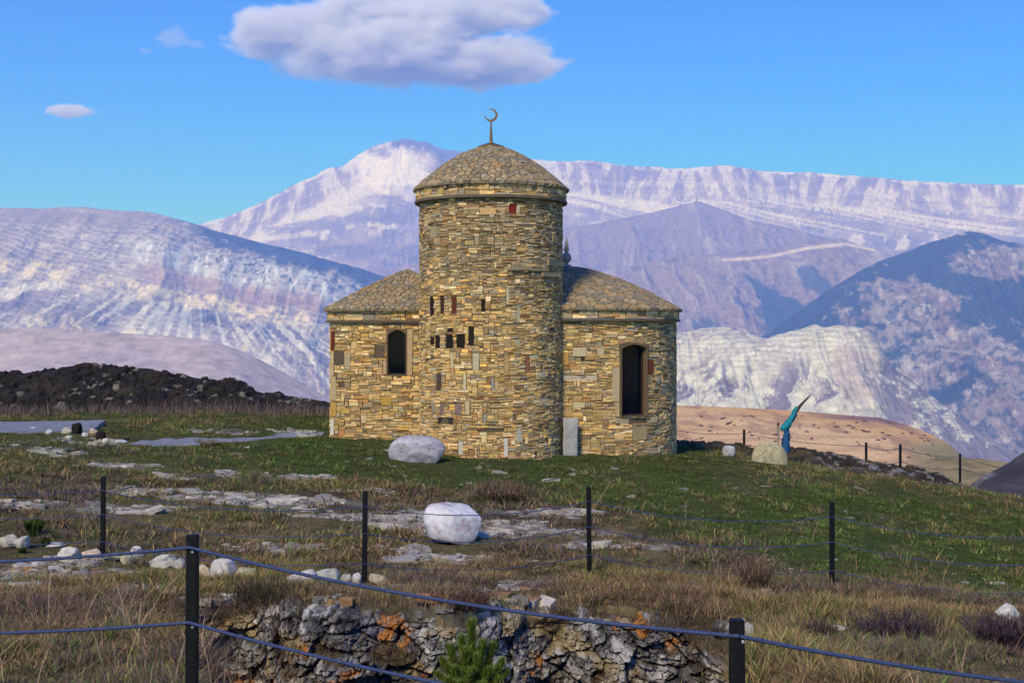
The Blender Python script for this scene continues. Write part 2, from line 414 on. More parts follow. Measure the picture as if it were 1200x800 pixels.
def col_road(d):
    c = col_purple(d)
    T, PX, PY = d['T'], d['PX'], d['PY']
    wn_ = fbm(d['X']/120, d['Y']/260, oct=6, seed=74, gain=.65)
    a1 = PX - (867 + (PY - 316)*.55) + 16*wn_; a2 = (PY - 316) - (PX - 867)*.54 + 10*wn_
    c = mixc(c, FOREST, .95*sm(-2, 4, a1)*sm(-2, 4, a2))
    b = sm(1.1, .85, np.sqrt(((PX - 955 - (PY - 328)*.9)/20)**2 + ((PY - 330)/17)**2) + .9*wn_)
    c = mixc(c, FOREST, .8*b)
    c = mixc(c, FOREST, .75*sm(.12, .3, wn_ - .15 + (PY - 330)/220.0)*sm(300, 330, PY))
    line = np.interp(PX, [840,875,905,945,990,1040], [302,300,297,288,283,292])
    c = mixc(c, (0.72, 0.58, 0.44), sm(2.6, 1.2, np.abs(PY - line - 3))*sm(838, 850, PX)*sm(1045, 1020, PX))
    return c
CREST_R = [(640,330),(720,315),(800,300),(850,297),(900,291),(940,284),(985,279),(1010,288),(1060,305),(1120,330),(1300,360)]
ridge('road_hill', 'purple hill with a pale track across it and dark woods in its valley', CREST_R, 10500, 7600, -600, [(0,0),(.5,.46),(.85,.88),(1,1)], (600, 1320), 820, 260, 700, 160, col_road, seed=151, stretch=4.5)
def col_left(d):
    T, X, Z, PX, PY = d['T'], d['X'], d['Z'], d['PX'], d['PY']
    fine = fbm(X/32, d['Y']/200 + Z/30, oct=5, seed=80, gain=.66)
    c = solid(T, (0.37, 0.29, 0.29))
    c = mixc(c, (0.48, 0.39, 0.365), sm(-.25, .3, d['n2'] + .4*fine))
    dip = Z + X*0.16 + 70*fbm(X/1200, Z/400, oct=3, seed=81) + 18*fine
    st = np.sin(dip/24.0)*.6 + np.sin(dip/8.5)*.5
    c = mixc(c, (0.56, 0.46, 0.42), .6*sm(.2, .8, st + .4*d['n2'] + .6*fine))
    sl = PY - .19*(PX - 158) + 9*fbm(X/260, d['Y']/900, oct=4, seed=88) + 5*fine
    f2 = fbm(PX/5, PY/4, oct=5, seed=79, gain=.66)
    ln = ridged((PX + 1.1*PY)/17, (PX - PY)/120, oct=5, seed=76, gain=.6)
    c = mixc(c, (0.68, 0.58, 0.52), .65*sm(.55, .82, ln + .25*f2 + .2*d['n2']))
    c = mixc(c, (0.26, 0.20, 0.225), .45*sm(.45, .2, ln + .2*f2)*sm(-.2, .3, d['n2']))
    s3 = np.sin((PY - .24*PX + 7*fbm(PX/60, PY/40, oct=3, seed=73) + 2.2*f2)*1.05)
    c = mixc(c, (0.66, 0.58, 0.51), .55*sm(.3, .85, s3 + .4*f2)*sm(256, 270, PY))
    c = mixc(c, (0.27, 0.21, 0.225), .4*sm(.45, .9, -s3 + .4*f2)*sm(256, 270, PY))
    spk = sm(.16, .3, fbm(PX/11, PY/6, oct=5, seed=75, gain=.64))
    c = mixc(c, (0.72, 0.66, 0.56), .6*spk*sm(265, 280, PY))
    fine = .4*fine + .8*f2
    flute = sm(.0, .2, fbm(PX/5.5, PY/16, oct=4, seed=89) + .2*f2)
    wcl = sm(276, 284, sl)*sm(320, 306, sl)*sm(130, 190, PX)
    c = mixc(c, (0.80, 0.78, 0.70), wcl*(.25 + .7*flute))
    c = mixc(c, (0.46, 0.27, 0.25), .6*sm(304, 312, sl)*sm(332, 322, sl)*sm(120, 200, PX))
    crm = sm(326, 334, sl)*sm(356, 344, sl)*sm(.04, .18, fbm(PX/17, PY/10, oct=5, seed=84, gain=.6) + .3*fine + .1)
    low2 = sm(380, 390, sl)*sm(.1, .22, fbm(PX/13, PY/14, oct=4, seed=78, gain=.6))
    c = mixc(c, (0.90, 0.72, 0.43), .9*np.maximum(crm, low2))
    fan = sm(.0, .2, fbm((PX - 230)/(1 + np.maximum(0, sl - 340)/60)/5, sl/60, oct=4, seed=77))
    c = mixc(c, (0.84, 0.76, 0.62), .8*fan*sm(340, 352, sl)*sm(420, 390, sl))
    c = mixc(c, (0.15, 0.125, 0.19), .6*(1 - fan)*sm(344, 356, sl)*sm(410, 385, sl)*sm(.2, -.2, d['n2']))  # blue shadow pockets under the cream row, painted into the rock colour
    edge = np.interp(PX, [215,260,300,340,380,430,470], [256,274,282,292,302,318,326])
    f = sm(215, 245, PX)*sm(22, 12, (PY - edge) + 16*fbm(X/110, d['Y']/300, oct=5, seed=85, gain=.65))*sm(540, 500, PX)
    f = np.clip(f, 0, 1)*sm(-.5, -.2, fine + .1)
    tree = sm(.2, .34, fbm(X/22, d['Y']/70, oct=4, seed=87))*sm(70, 30, PY - edge)*sm(120, 250, PX)
    c = mixc(c, FOREST, np.maximum(f, .8*tree))
    return c
CREST_B = [(-400,255),(-150,245),(0,243),(50,244),(100,243),(140,247),(180,249),(200,254),(215,259),(250,270),(290,280),(330,290),(380,303),(430,318),(470,328),(560,350),(700,400),(820,440),(900,470)]
ridge('left_mountain', 'broad pale mountain with slanting rock bands and a dark wood on its shoulder', CREST_B, 9000, 5000, -600,
      [(0,0),(.25,.22),(.45,.45),(.6,.56),(.8,.80),(.92,.93),(1,1)], (-260, 900), 1150, 340, 330, 70, col_left, crest_noise=9, seed=171, stretch=8.0, hi=.10, ter=(70, 7))
def col_wood(d):
    T, X, Z, PX, PY = d['T'], d['X'], d['Z'], d['PX'], d['PY']
    c = solid(T, (0.28, 0.205, 0.215))
    c = mixc(c, (0.42, 0.34, 0.32), .8*sm(.1, .6, d['n'] + .4*fbm(X/120, d['Y']/300, oct=5, seed=91)))
    def blob(cx, cy, a, b): return sm(1.12, .92, np.sqrt(((PX - cx)/a)**2 + ((PY - cy)/b)**2) + 1.0*fbm(PX/38, PY/22, oct=6, seed=92, gain=.64))
    rock = np.maximum.reduce([blob(1060, 365, 62, 34), blob(1165, 310, 60, 22)*.9, blob(1130, 400, 60, 26), blob(1185, 455, 60, 50), blob(1085, 440, 40, 24), blob(1150, 500, 60, 40)])
    f = np.clip(1.1 - rock, 0, 1)*sm(-.6, -.35, fbm(X/70, d['Y']/160, oct=5, seed=93, gain=.65))
    track = np.abs(PY - (408 + (PX - 1080)*.12) + 3*d['n2'])
    speck = sm(.10, .2, fbm(PX/9, PY/6, oct=5, seed=94, gain=.66))
    f = np.maximum(f, .8*speck*(rock > .3))
    c = mixc(c, (.66, .56, .50), .7*sm(.12, .26, fbm(PX/12, PY/9, oct=5, seed=95, gain=.66)))
    c = mixc(c, FOREST, np.clip(f, 0, 1)*.97)
    c = mixc(c, (.6,.5,.42), .5*sm(1.6, .6, track)*sm(1060, 1075, PX)*sm(1150, 1130, PX))
    return c
CREST_E = [(640,420),(760,415),(860,402),(900,392),(940,362),(970,340),(1000,322),(1030,306),(1060,296),(1090,284),(1112,278),(1135,271),(1150,273),(1175,283),(1200,286),(1300,290),(1500,275)]
ridge('wooded_mountain', 'dark wooded mountain with lilac rock clearings at right', CREST_E, 7200, 4300, -600, [(0,0),(.3,.27),(.6,.55),(.85,.85),(1,1)], (620, 1420), 980, 300, 420, 120, col_wood, seed=191, stretch=5.5)
def col_cliff(d):
    T, X, Z, PX, PY = d['T'], d['X'], d['Z'], d['PX'], d['PY']
    fine = fbm(X/14, d['Y']/90, oct=5, seed=95, gain=.66)
    c = solid(T, (0.44, 0.365, 0.345))
    hh = np.maximum(0, PY - 383)
    fine = fbm(PX/4.5, PY/4, oct=5, seed=95, gain=.66); mid = fbm(PX/32, PY/20, oct=4, seed=94)
    q = (PX - 925 + 26*mid)/(.75 + hh/95.0) + 4*fine
    fan = fbm(q/7.5, hh/45, oct=5, seed=96, gain=.64) + .35*mid
    c = mixc(c, (0.72, 0.645, 0.50), sm(-.22, .12, fan + .3*fine + .1))
    rib = ridged(q/9, hh/90, oct=4, seed=93, gain=.6)
    c = mixc(c, (0.86, 0.79, 0.64), .8*sm(.68, .86, rib + .25*fine)*sm(8, 30, hh))
    c = mixc(c, (0.19, 0.155, 0.20), .8*sm(.10, .26, -fan + .35*fine - .05)*sm(.84, .62, d['zf'] + .12*mid))
    rim = sm(.70, .84, d['zf'] + .1*mid)
    st = np.sin((PY + 5*mid + 2*fine)*1.1)
    c = mixc(c, (0.78, 0.70, 0.56), rim*.6*sm(-.35, .1, fine + .2))
    c = mixc(c, (0.36, 0.285, 0.27), rim*.5*sm(.2, .8, st + .8*fine))
    c = mixc(c, (0.52, 0.37, 0.33), .75*sm(34, 12, np.abs(PX - 1006 + 18*mid))*sm(398, 415, PY)*sm(482, 450, PY)*sm(-.3, .15, fan + .5*fine))
    c = mixc(c, (0.25, 0.205, 0.25), .95*sm(1008, 1045, PX + 30*mid + 12*fine)*sm(.42, .1, fan + .5*fine - .1))
    return c
CREST_F = [(500,430),(640,412),(720,396),(797,388),(830,385),(845,382),(858,384),(880,391),(900,395),(930,387),(955,381),(970,385),(985,382),(1003,383),(1018,390),(1030,402),(1040,420),(1052,436),(1075,450),(1100,470),(1120,488),(1150,508),(1190,530),(1240,545),(1400,580)]
ridge('white_cliff_hill', 'white cliff hill streaked with scree gullies', CREST_F, 3600, 2500, -420, [(0,0),(.3,.26),(.55,.52),(.72,.70),(.84,.92),(1,1)], (480, 1420), 1150, 300, 125, 36, col_cliff, crest_noise=8, seed=211, stretch=6.0, warp=.4)
def col_pinkhill(d):
    T, X = d['T'], d['X']
    c = solid(T, (0.47, 0.37, 0.40))
    c = mixc(c, (0.56, 0.43, 0.40), sm(-.2, .5, d['n2']))
    c = mixc(c, (0.30, 0.22, 0.23), .5*sm(.2, .6, fbm(X/90, d['Y']/200, oct=5, seed=99)))
    c = mixc(c, (0.22, 0.25, 0.19), .6*sm(70, 30, np.abs(d['PX'] - 30))*sm(376, 384, d['PY'])*sm(394, 388, d['PY'])*0 )
    return c
CREST_C = [(-400,388),(0,386),(40,384),(110,388),(200,394),(240,398),(270,406),(310,424),(350,446),(385,466),(450,490),(600,520)]
ridge('pink_hill', 'smooth pinkish hill behind the dark stone ridge', CREST_C, 3000, 1700, -420, [(0,0),(.5,.5),(1,1)], (-260, 620), 420, 120, 260, 14, col_pinkhill, seed=231, stretch=1.5)
def col_orange(d):
    T, X = d['T'], d['X']
    c = solid(T, (0.64, 0.385, 0.16))
    c = mixc(c, (0.72, 0.47, 0.23), sm(-.2, .4, d['n2']))
    c = mixc(c, (0.34, 0.18, 0.12), .6*sm(.08, .35, fbm(X/14, d['Y']/30, oct=5, seed=103)))
    c = mixc(c, (0.19, 0.115, 0.125), .85*sm(8, 3, d['DC'] + 2*d['n2'])*sm(940, 975, d['PX'])*sm(1085, 1050, d['PX']))  # purple shadow strip along the crest, painted into the ground colour
    c = mixc(c, (0.46, 0.28, 0.15), .5*sm(.3, .9, np.sin(d['PY']*.42 + 3*d['n2'] + d['PX']*.012)))
    c = mixc(c, (0.27, 0.25, 0.12), .8*sm(1040, 1100, d['PX'])*sm(512, 524, d['PY']))
    return c
CREST_G = [(300,470),(640,472),(797,475),(860,477),(930,481),(990,486),(1030,489),(1060,497),(1090,508),(1112,520),(1130,536),(1170,552),(1300,570)]
ridge('orange_hillside', 'bare orange hillside beyond the hilltop dotted with bushes', CREST_G, 900, 330, -96, [(0,0),(.5,.62),(1,1)], (420, 1350), 420, 130, 60, 1.1, col_orange, back=.6, seed=251, stretch=1.2, mat=M_mid)
def col_olive(d):
    c = solid(d['T'], (0.27, 0.215, 0.11))
    c = mixc(c, (0.40, 0.29, 0.15), sm(-.1, .5, d['n2']))
    c = mixc(c, (0.14, 0.12, 0.07), .6*sm(.2, .5, fbm(d['X']/5, d['Y']/9, oct=4, seed=105)))
    return c
ridge('olive_spur', 'olive brown spur dropping to the valley at right', [(900,590),(1000,568),(1050,550),(1085,538),(1110,536),(1150,537),(1200,545),(1400,560)], 220, 120, -32, [(0,0),(.6,.75),(1,1)], (930, 1400), 200, 60, 25, .9, col_olive, back=.8, seed=261, mat=M_mid)
def col_grey(d):
    c = solid(d['T'], (0.06, 0.056, 0.066))
    c = mixc(c, (0.2, 0.19, 0.2), sm(.0, .3, fbm(d['X']/2, d['Y']/4, oct=5, seed=107)))
    c = mixc(c, (0.07, 0.05, 0.035), sm(.0, .5, d['n2'])*.6)
    return c
ridge('grey_spur', 'dark grey stony spur at the right edge', [(1040,620),(1100,595),(1138,574),(1165,552),(1200,530),(1260,500),(1400,470)], 75, 50, -13, [(0,0),(.5,.6),(1,1)], (1040, 1400), 300, 120, 6, 1.3, col_grey, crest_noise=.5, back=.8, seed=271, mat=M_mid)
# valley floor down below everything
vx = np.linspace(-26000, 26000, 60); vy = np.concatenate([np.linspace(-3000, 2000, 20), np.linspace(2400, 32000, 40)])
VX, VY = np.meshgrid(vx, vy)
vf = obj('valley_floor', np.stack([VX, VY, np.where(VY < 1500, -300.0, -640.0) + 40*fbm(VX/3000, VY/3000, oct=3, seed=3)], -1).reshape(-1, 3), [grid_faces(*VX.shape)], M_far, col=(0.26, 0.2, 0.17), smooth=True)
tag(vf, 'valley floor far below the hilltop', kind='structure')

# ------------------------------------------------------------------ haze
def box_vf(x0, x1, y0, y1, z0, z1):
    V = [(x, y, z) for x in (x0, x1) for y in (y0, y1) for z in (z0, z1)]
    return np.array(V, float), [np.array([(0,1,3,2),(4,6,7,5),(0,4,5,1),(2,3,7,6),(0,2,6,4),(1,5,7,3)])]
mh = bpy.data.materials.new('haze_air'); mh.use_nodes = True; mh.cycles.volume_sampling = 'DISTANCE'
nh = mh.node_tree.nodes; nh.remove(nh['Principled BSDF'])
pv = nh.new('ShaderNodeVolumePrincipled')
pv.inputs['Color'].default_value = (0.23, 0.41, 1.0, 1)
pv.inputs['Absorption Color'].default_value = (1, 1, 1, 1)
pv.inputs['Density'].default_value = 0.9e-4
pv.inputs['Anisotropy'].default_value = 0.0
mh.node_tree.links.new(pv.outputs[0], nh['Material Output'].inputs['Volume'])
V, Fc = box_vf(-27000, 27000, -3500, 33000, -700, 2960)
hz = obj('haze', V, Fc, mh)
tag(hz, 'pale blue air between the hilltop and the mountains', kind='stuff')

# ------------------------------------------------------------------ clouds (volumes, far beyond and above the range)
def cloud(name, label, lobes, Yd, dens, flat=None, nscale=1.0, thr=0.35, seed=0.0):
    """lobes: (px, py, half width px, half height px); a puffy volume with flat base."""
    k = Yd/F
    pxs = [a - c for a, b, c, d in lobes] + [a + c for a, b, c, d in lobes]
    pys = [b - d for a, b, c, d in lobes] + [b + d for a, b, c, d in lobes]
    x0, x1 = (min(pxs) - 612)*k, (max(pxs) - 588)*k
    z0, z1 = EYE + (390 - max(pys) - 8)*k, EYE + (390 - min(pys) + 8)*k
    cx, cz = (x0 + x1)/2, (z0 + z1)/2
    hx, hz_ = (x1 - x0)/2, (z1 - z0)/2
    hy = hx*0.42
    m = bpy.data.materials.new(name + '_vapour'); m.use_nodes = True
    n, l = m.node_tree.nodes, m.node_tree.links
    n.remove(n['Principled BSDF'])
    tc = n.new('ShaderNodeTexCoord')
    sc = n.new('ShaderNodeVectorMath'); sc.operation = 'SCALE'; sc.inputs['Scale'].default_value = 1/k      # object units -> picture-sized units
    l.new(tc.outputs['Object'], sc.inputs[0])
    def noise(s, d, off):
        a = n.new('ShaderNodeVectorMath'); a.operation = 'ADD'; a.inputs[1].default_value = (off, off*1.7, seed)
        an = n.new('ShaderNodeVectorMath'); an.operation = 'MULTIPLY'; an.inputs[1].default_value = (0.62, 0.7, 1.35)
        l.new(sc.outputs[0], an.inputs[0]); l.new(an.outputs[0], a.inputs[0])
        z = n.new('ShaderNodeTexNoise'); z.inputs['Scale'].default_value = s; z.inputs['Detail'].default_value = d; z.inputs['Roughness'].default_value = 0.62
        l.new(a.outputs[0], z.inputs['Vector']); return z.outputs['Fac']
    def math_(op, a, b=None, clamp=False):
        q = n.new('ShaderNodeMath'); q.operation = op; q.use_clamp = clamp
        for i, v in enumerate((a, b)):
            if v is None: continue
            if isinstance(v, (int, float)): q.inputs[i].default_value = v
            else: l.new(v, q.inputs[i])
        return q.outputs[0]
    best = None
    for (px, py, a, b) in lobes:
        c = Vector(((px - 600) - cx/k, 0, (390 - py) + EYE/k - cz/k))
        sb = n.new('ShaderNodeVectorMath'); sb.operation = 'SUBTRACT'; sb.inputs[1].default_value = c
        l.new(sc.outputs[0], sb.inputs[0])
        dv = n.new('ShaderNodeVectorMath'); dv.operation = 'DIVIDE'; dv.inputs[1].default_value = (a, a*0.55 + 6, b)
        l.new(sb.outputs[0], dv.inputs[0])
        ln = n.new('ShaderNodeVectorMath'); ln.operation = 'LENGTH'; l.new(dv.outputs[0], ln.inputs[0])
        v = math_('SUBTRACT', 1.0, ln.outputs['Value'])
        best = v if best is None else math_('MAXIMUM', best, v)
    nz = math_('SUBTRACT', noise(0.03*nscale, 9, 11.0), 0.5)
    f = math_('ADD', best, math_('MULTIPLY', nz, 1.8))
    f = math_('SUBTRACT', f, thr - 0.3)
    f = math_('MULTIPLY', f, 3.2, True)
    d = math_('MULTIPLY', f, dens/k)
    v = n.new('ShaderNodeVolumePrincipled')
    v.inputs['Color'].default_value = (0.995, 0.99, 0.998, 1); v.inputs['Absorption Color'].default_value = (1, 1, 1, 1)
    v.inputs['Anisotropy'].default_value = 0.0
    l.new(d, v.inputs['Density'])
    l.new(v.outputs[0], n['Material Output'].inputs['Volume'])
    V, Fc = box_vf(-hx, hx, -hy, hy, -hz_, hz_)
    o = link(name, make_mesh(name, V, Fc), m, None, (cx, Yd, cz))
    tag(o, label, 'cloud', kind='thing')
    return o
cloud('cloud', 'large lavender grey cloud high above the tower', [(330,38,70,34),(400,45,95,48),(470,62,130,38),(560,72,105,32),(530,16,112,27),(585,10,60,24),(430,15,80,30),(600,75,60,24)], 42000, 0.10, seed=1.0)
cloud('cloud', 'smallest white cloud low in the sky above the left mountain', [(84,131,32,9)], 42000, 0.12, nscale=2.0, seed=5.0)
cloud('cloud', 'faint wisp of cloud left of the large grey cloud', [(203,45,22,18),(228,52,18,8),(172,60,12,5)], 42000, 0.018, nscale=1.8, thr=.45, seed=9.0)

# ------------------------------------------------------------------ stone walls
OCHRE = np.array([(0.44,0.31,0.13),(0.38,0.28,0.13),(0.50,0.39,0.20),(0.33,0.25,0.14),(0.46,0.34,0.17),(0.27,0.20,0.11),(0.56,0.47,0.30),(0.34,0.18,0.07),(0.30,0.28,0.22),(0.52,0.36,0.12)])
OCH_P = np.array([.17,.15,.15,.12,.14,.08,.07,.03,.05,.04]); OCH_P /= OCH_P.sum()
GREYS = np.array([(0.26,0.215,0.135),(0.21,0.18,0.12),(0.31,0.26,0.17),(0.17,0.145,0.10),(0.34,0.27,0.15),(0.25,0.235,0.19),(0.38,0.32,0.21),(0.24,0.16,0.08)])
class Path:
    """plan curve, walked with the outside on the right-hand normal; arc length u -> point and outward normal"""
    def __init__(s, P):
        s.P = np.array(P, float); d = np.diff(s.P, axis=0); s.l = np.concatenate([[0], np.cumsum(np.hypot(*d.T))]); s.L = s.l[-1]
        t = np.gradient(s.P, axis=0); t /= np.maximum(np.hypot(*t.T), 1e-9)[:, None]
        s.N = np.stack([t[:, 1], -t[:, 0]], -1)
    def at(s, u):
        x = np.interp(u, s.l, s.P[:, 0]); y = np.interp(u, s.l, s.P[:, 1])
        nx = np.interp(u, s.l, s.N[:, 0]); ny = np.interp(u, s.l, s.N[:, 1])
        q = np.maximum(np.hypot(nx, ny), 1e-9)
        return x, y, nx/q, ny/q
def map3(path, u, z, d):
    x, y, nx, ny = path.at(u)
    return np.stack([x + nx*d, y + ny*d, z + 0*x], -1)
def stone_wall(path, z0, z1, cu=0.045, cz=0.023, openings=(), specials=(), wmin=2, wmax=6, hw=(.36,.42,.17,.05), dark=None, d0=(.012,.045), seed=1, u0=0.0, u1=None, tall=0.03):
    r = np.random.default_rng(seed)
    u1 = path.L if u1 is None else u1
    nu = max(3, int(round((u1 - u0)/cu))); nz = max(2, int(round((z1 - z0)/cz)))
    cu = (u1 - u0)/nu; cz = (z1 - z0)/nz
    ju = r.uniform(-.28, .28, (nz+1, nu+1))*cu; jz = r.uniform(-.34, .34, (nz+1, nu+1))*cz
    # long slow wander of the courses
    wz = 0.018*np.sin(np.arange(nu+1)*cu*1.9 + 3*np.sin(np.arange(nz+1)[:, None]*.13)) * 1.0
    ju[:, 0] = ju[:, -1] = 0; jz[0] = jz[-1] = 0
    env = np.clip(np.minimum(np.arange(nz+1), nz - np.arange(nz+1))/6.0, 0, 1)[:, None]
    GU = u0 + np.arange(nu+1)[None, :]*cu + ju; GZ_ = z0 + np.arange(nz+1)[:, None]*cz + jz + wz*env
    occ = np.zeros((nz, nu), bool); hole = np.zeros((nz, nu), bool)
    stones = []
    def cells(ua, ub, za, zb): return (max(0, int(round((ua-u0)/cu))), min(nu, int(round((ub-u0)/cu))), max(0, int(round((za-z0)/cz))), min(nz, int(round((zb-z0)/cz))))
    for o in openings:
        a, b, c, d = cells(*o); occ[c:d, a:b] = True; hole[c:d, a:b] = True
        for (i, j) in ((c, a), (c, b), (d, a), (d, b)): pass
        ju0 = u0 + a*cu; GU[c:d+1, a] = u0 + a*cu; GU[c:d+1, b] = u0 + b*cu
        GZ_[c, a:b+1] = z0 + c*cz; GZ_[d, a:b+1] = z0 + d*cz
    for (ua, ub, za, zb, colr, dep) in specials:
        a, b, c, d = cells(ua, ub, za, zb)
        if b <= a: b = a + 1
        if d <= c: d = c + 1
        if occ[c:d, a:b].any(): continue
        occ[c:d, a:b] = True; stones.append((a, b, c, d, colr, dep))
    hw = np.array(hw)/np.sum(hw)
    for i in range(nz):
        j = 0
        while j < nu:
            if occ[i, j]: j += 1; continue
            run = 1
            while j + run < nu and not occ[i, j+run] and run < wmax + 2: run += 1
            if r.random() < tall:
                h = int(r.integers(4, 9)); w = min(run, int(r.integers(1, 4)))
            else:
                h = 1 + int(r.choice(len(hw), p=hw)); w = min(run, int(r.integers(wmin, wmax+1)))
                if h >= 3: w = min(run, max(w, 3))
            if run - w == 1: w = run
            h = min(h, nz - i)
            while h > 1 and occ[i:i+h, j:j+w].any(): h -= 1
            occ[i:i+h, j:j+w] = True
            stones.append((j, j+w, i, i+h, None, None)); j += w
    A = np.array([s[:4] for s in stones]); n = len(A)
    a, b, c, d = A.T
    U = np.stack([GU[c, a], GU[c, b], GU[d, b], GU[d, a]], 1); Zz = np.stack([GZ_[c, a], GZ_[c, b], GZ_[d, b], GZ_[d, a]], 1)
    uc = U.mean(1, keepdims=True); zc = Zz.mean(1, keepdims=True)
    hu = (U.max(1) - U.min(1))[:, None]; hz = (Zz.max(1) - Zz.min(1))[:, None]
    def inset(g):
        return uc + (U - uc)*np.clip(1 - 2*g/hu, .3, 1), zc + (Zz - zc)*np.clip(1 - 2*g/hz, .3, 1)
    dep = r.uniform(d0[0], d0[1], n)
    colr = np.zeros((n, 3))
    zmid = (z0 + c*cz + z0 + d*cz)/2; umid = u0 + (a + b)/2*cu
    fo = OCHRE[r.choice(len(OCHRE), n, p=OCH_P)]; fg = GREYS[r.integers(0, len(GREYS), n)]
    mixg = dark(umid, zmid, r) if dark is not None else r.random(n) < .15
    colr = np.where(mixg[:, None], fg, fo)
    colr = colr*np.array([1.50, 1.35, 1.12])*r.uniform(.62, 1.28, (n, 1))*r.uniform(.94, 1.06, (n, 3))
    for k, s in enumerate(stones):
        if s[4] is not None: colr[k] = np.array(s[4])*r.uniform(.9, 1.1)
        if s[5] is not None: dep[k] = max(s[5], .012)
    tl = r.uniform(-.008, .008, (n, 4))
    layers = []
    for g, dd in ((.003, -0.02*np.ones((n, 4))), (.004, dep[:, None] - .010 + tl*.5), (.011, dep[:, None] + tl)):
        u_, z_ = inset(g); layers.append(map3(path, u_, z_, dd))
    V = np.concatenate(layers, 1).reshape(-1, 3)      # (n,12,3)
    q = np.arange(n)[:, None]*12
    fs = [q + np.array([[8, 9, 10, 11]])]
    for k in range(4):
        k2 = (k+1) % 4
        fs.append(q + np.array([[k, k2, 4+k2, 4+k]])); fs.append(q + np.array([[4+k, 4+k2, 8+k2, 8+k]]))
    Fs = np.concatenate(fs, 0)
    # orient: the path's outside must face out; mortar backing behind
    cols = np.repeat(colr, 12, 0)
    ii, jj = np.nonzero(~hole)
    nodes = map3(path, u0 + np.arange(nu+1)[None, :]*cu + np.zeros((nz+1, 1)), z0 + np.arange(nz+1)[:, None]*cz + np.zeros((1, nu+1)), 0.0).reshape(-1, 3)
    off = len(V); w_ = nu + 1
    Fb = np.stack([ii*w_+jj, ii*w_+jj+1, (ii+1)*w_+jj+1, (ii+1)*w_+jj], -1) + off
    mort = np.tile(np.array([0.12, 0.09, 0.05]), (len(nodes), 1))
    return np.concatenate([V, nodes]), [np.concatenate([Fs, Fb])], np.concatenate([cols, mort])

# ------------------------------------------------------------------ chapel
TC = np.array([-0.53, 32.4]); TR = 1.78
LC = np.array([-2.84, 34.86]); LH = 1.84
RC = np.array([1.49, 35.0]); RR = 2.93
chapel = thing('stone_chapel', 'old yellow stone chapel with round domed tower, two wings and a crescent on top', 'chapel', (TC[0], TC[1], 0.0))
chapel['kind'] = 'thing'
def polar_path(c, rad, n=3.0, a0=-200, a1=20, m=400):
    # angles measured so that -90 deg faces the camera; walked left to right
    th = np.radians(np.linspace(a0, a1, m))
    cs, sn = np.cos(th), np.sin(th)
    rr = rad/((np.abs(cs)**n + np.abs(sn)**n)**(1/n))
    return Path(np.stack([c[0] + rr*cs, c[1] + rr*sn], -1))
def u_of_px(path, px):        # where along a wall a picture column falls (front half)
    u = np.linspace(0, path.L, 3000); x, y, nx, ny = path.at(u)
    p = 600 + x/y*F; vis = (nx*x + ny*y) < 0
    d = np.abs(p - px) + (~vis)*1e4
    return float(u[np.argmin(d)])
def z_of(path, u, py):
    x, y, _, _ = path.at(u); return float(EYE - (py - 390)/F*y)
tower = polar_path(TC, TR, 2.0, -215, 35)
def spec(path, x0, x1, y0, y1, col, dep):
    ua, ub = u_of_px(path, x0), u_of_px(path, x1); um = (ua+ub)/2
    return (ua, ub, z_of(path, um, y1), z_of(path, um, y0), col, dep)
DK = (0.018, 0.012, 0.008); PALE_S = (0.52, 0.43, 0.26); GR = (0.33, 0.30, 0.235); TANS = (0.50, 0.33, 0.14)  # DK: inner darkness of the slot openings, painted on flush stones
tsp = [spec(tower, *a) for a in [
    (505,509,348,369,DK,-.012),(517,521,347,368,(0.05,.025,.015),-.012),(530,535,348,368,(0.10,.03,.015),-.01),(565,569,351,366,DK,-.01),
    (504,509,395,405,DK,-.012),(511,516,392,409,DK,-.012),(523,531,391,409,DK,-.012),(536,546,391,408,DK,-.012),(549,556,383,405,DK,-.012),
    (524,531,385,389,DK,-.01),(512,518,437,458,(0.09,.06,.04),.0),(517,521,470,488,(0.2,.13,.1),.02),(534,541,472,486,(0.2,.15,.13),.02),
    (514,531,490,497,(0.04,.03,.02),-.012),(530,534,492,506,(.48,.36,.2),.03),(554,563,412,434,PALE_S,.03),(591,597,416,436,TANS,.02),(590,593,416,428,(.3,.12,.05),.02),
    (527,532,412,432,PALE_S,.025),(543,547,438,457,PALE_S,.025),(552,558,440,445,(0.3,.27,.2),.02),(575,579,443,456,GR,.03),(567,571,484,496,GR,.03),
    (592,597,338,355,PALE_S,.03),(606,610,360,376,PALE_S,.02),(616,620,418,436,(0.3,.12,.06),.01),(538,543,516,533,(.5,.46,.36),.03),(606,611,503,518,(.5,.46,.36),.03),
    (590,595,512,534,(.55,.52,.42),.03),(626,630,528,536,(.15,.1,.08),.0),(507,511,474,483,GR,.02),(545,551,468,486,(.46,.35,.2),.03),
    (561,581,242,251,TANS,.03),(597,605,238,251,(0.20,.022,.014),.0),(606,609,240,251,(.5,.42,.26),.04),(505,512,265,279,(.36,.3,.17),.02),
    (560,590,502,506,(.10,.07,.04),.0),(604,610,398,404,(.42,.36,.22),.02),
    (602,622,318,323,(.12,.09,.06),.0),(622,640,314,318,(.3,.24,.15),.10),(632,652,320,325,(.3,.24,.15),.12),(600,622,312,316,(.28,.22,.13),.08),(640,657,305,312,(.3,.25,.15),.09)]]
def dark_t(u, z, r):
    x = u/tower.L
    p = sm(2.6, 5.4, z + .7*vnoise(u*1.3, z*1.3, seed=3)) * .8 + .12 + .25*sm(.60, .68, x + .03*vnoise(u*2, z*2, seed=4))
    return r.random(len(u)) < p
Z_TB = -0.35
V, Fc, C = stone_wall(tower, Z_TB, 6.24, specials=tsp, dark=dark_t, seed=11)
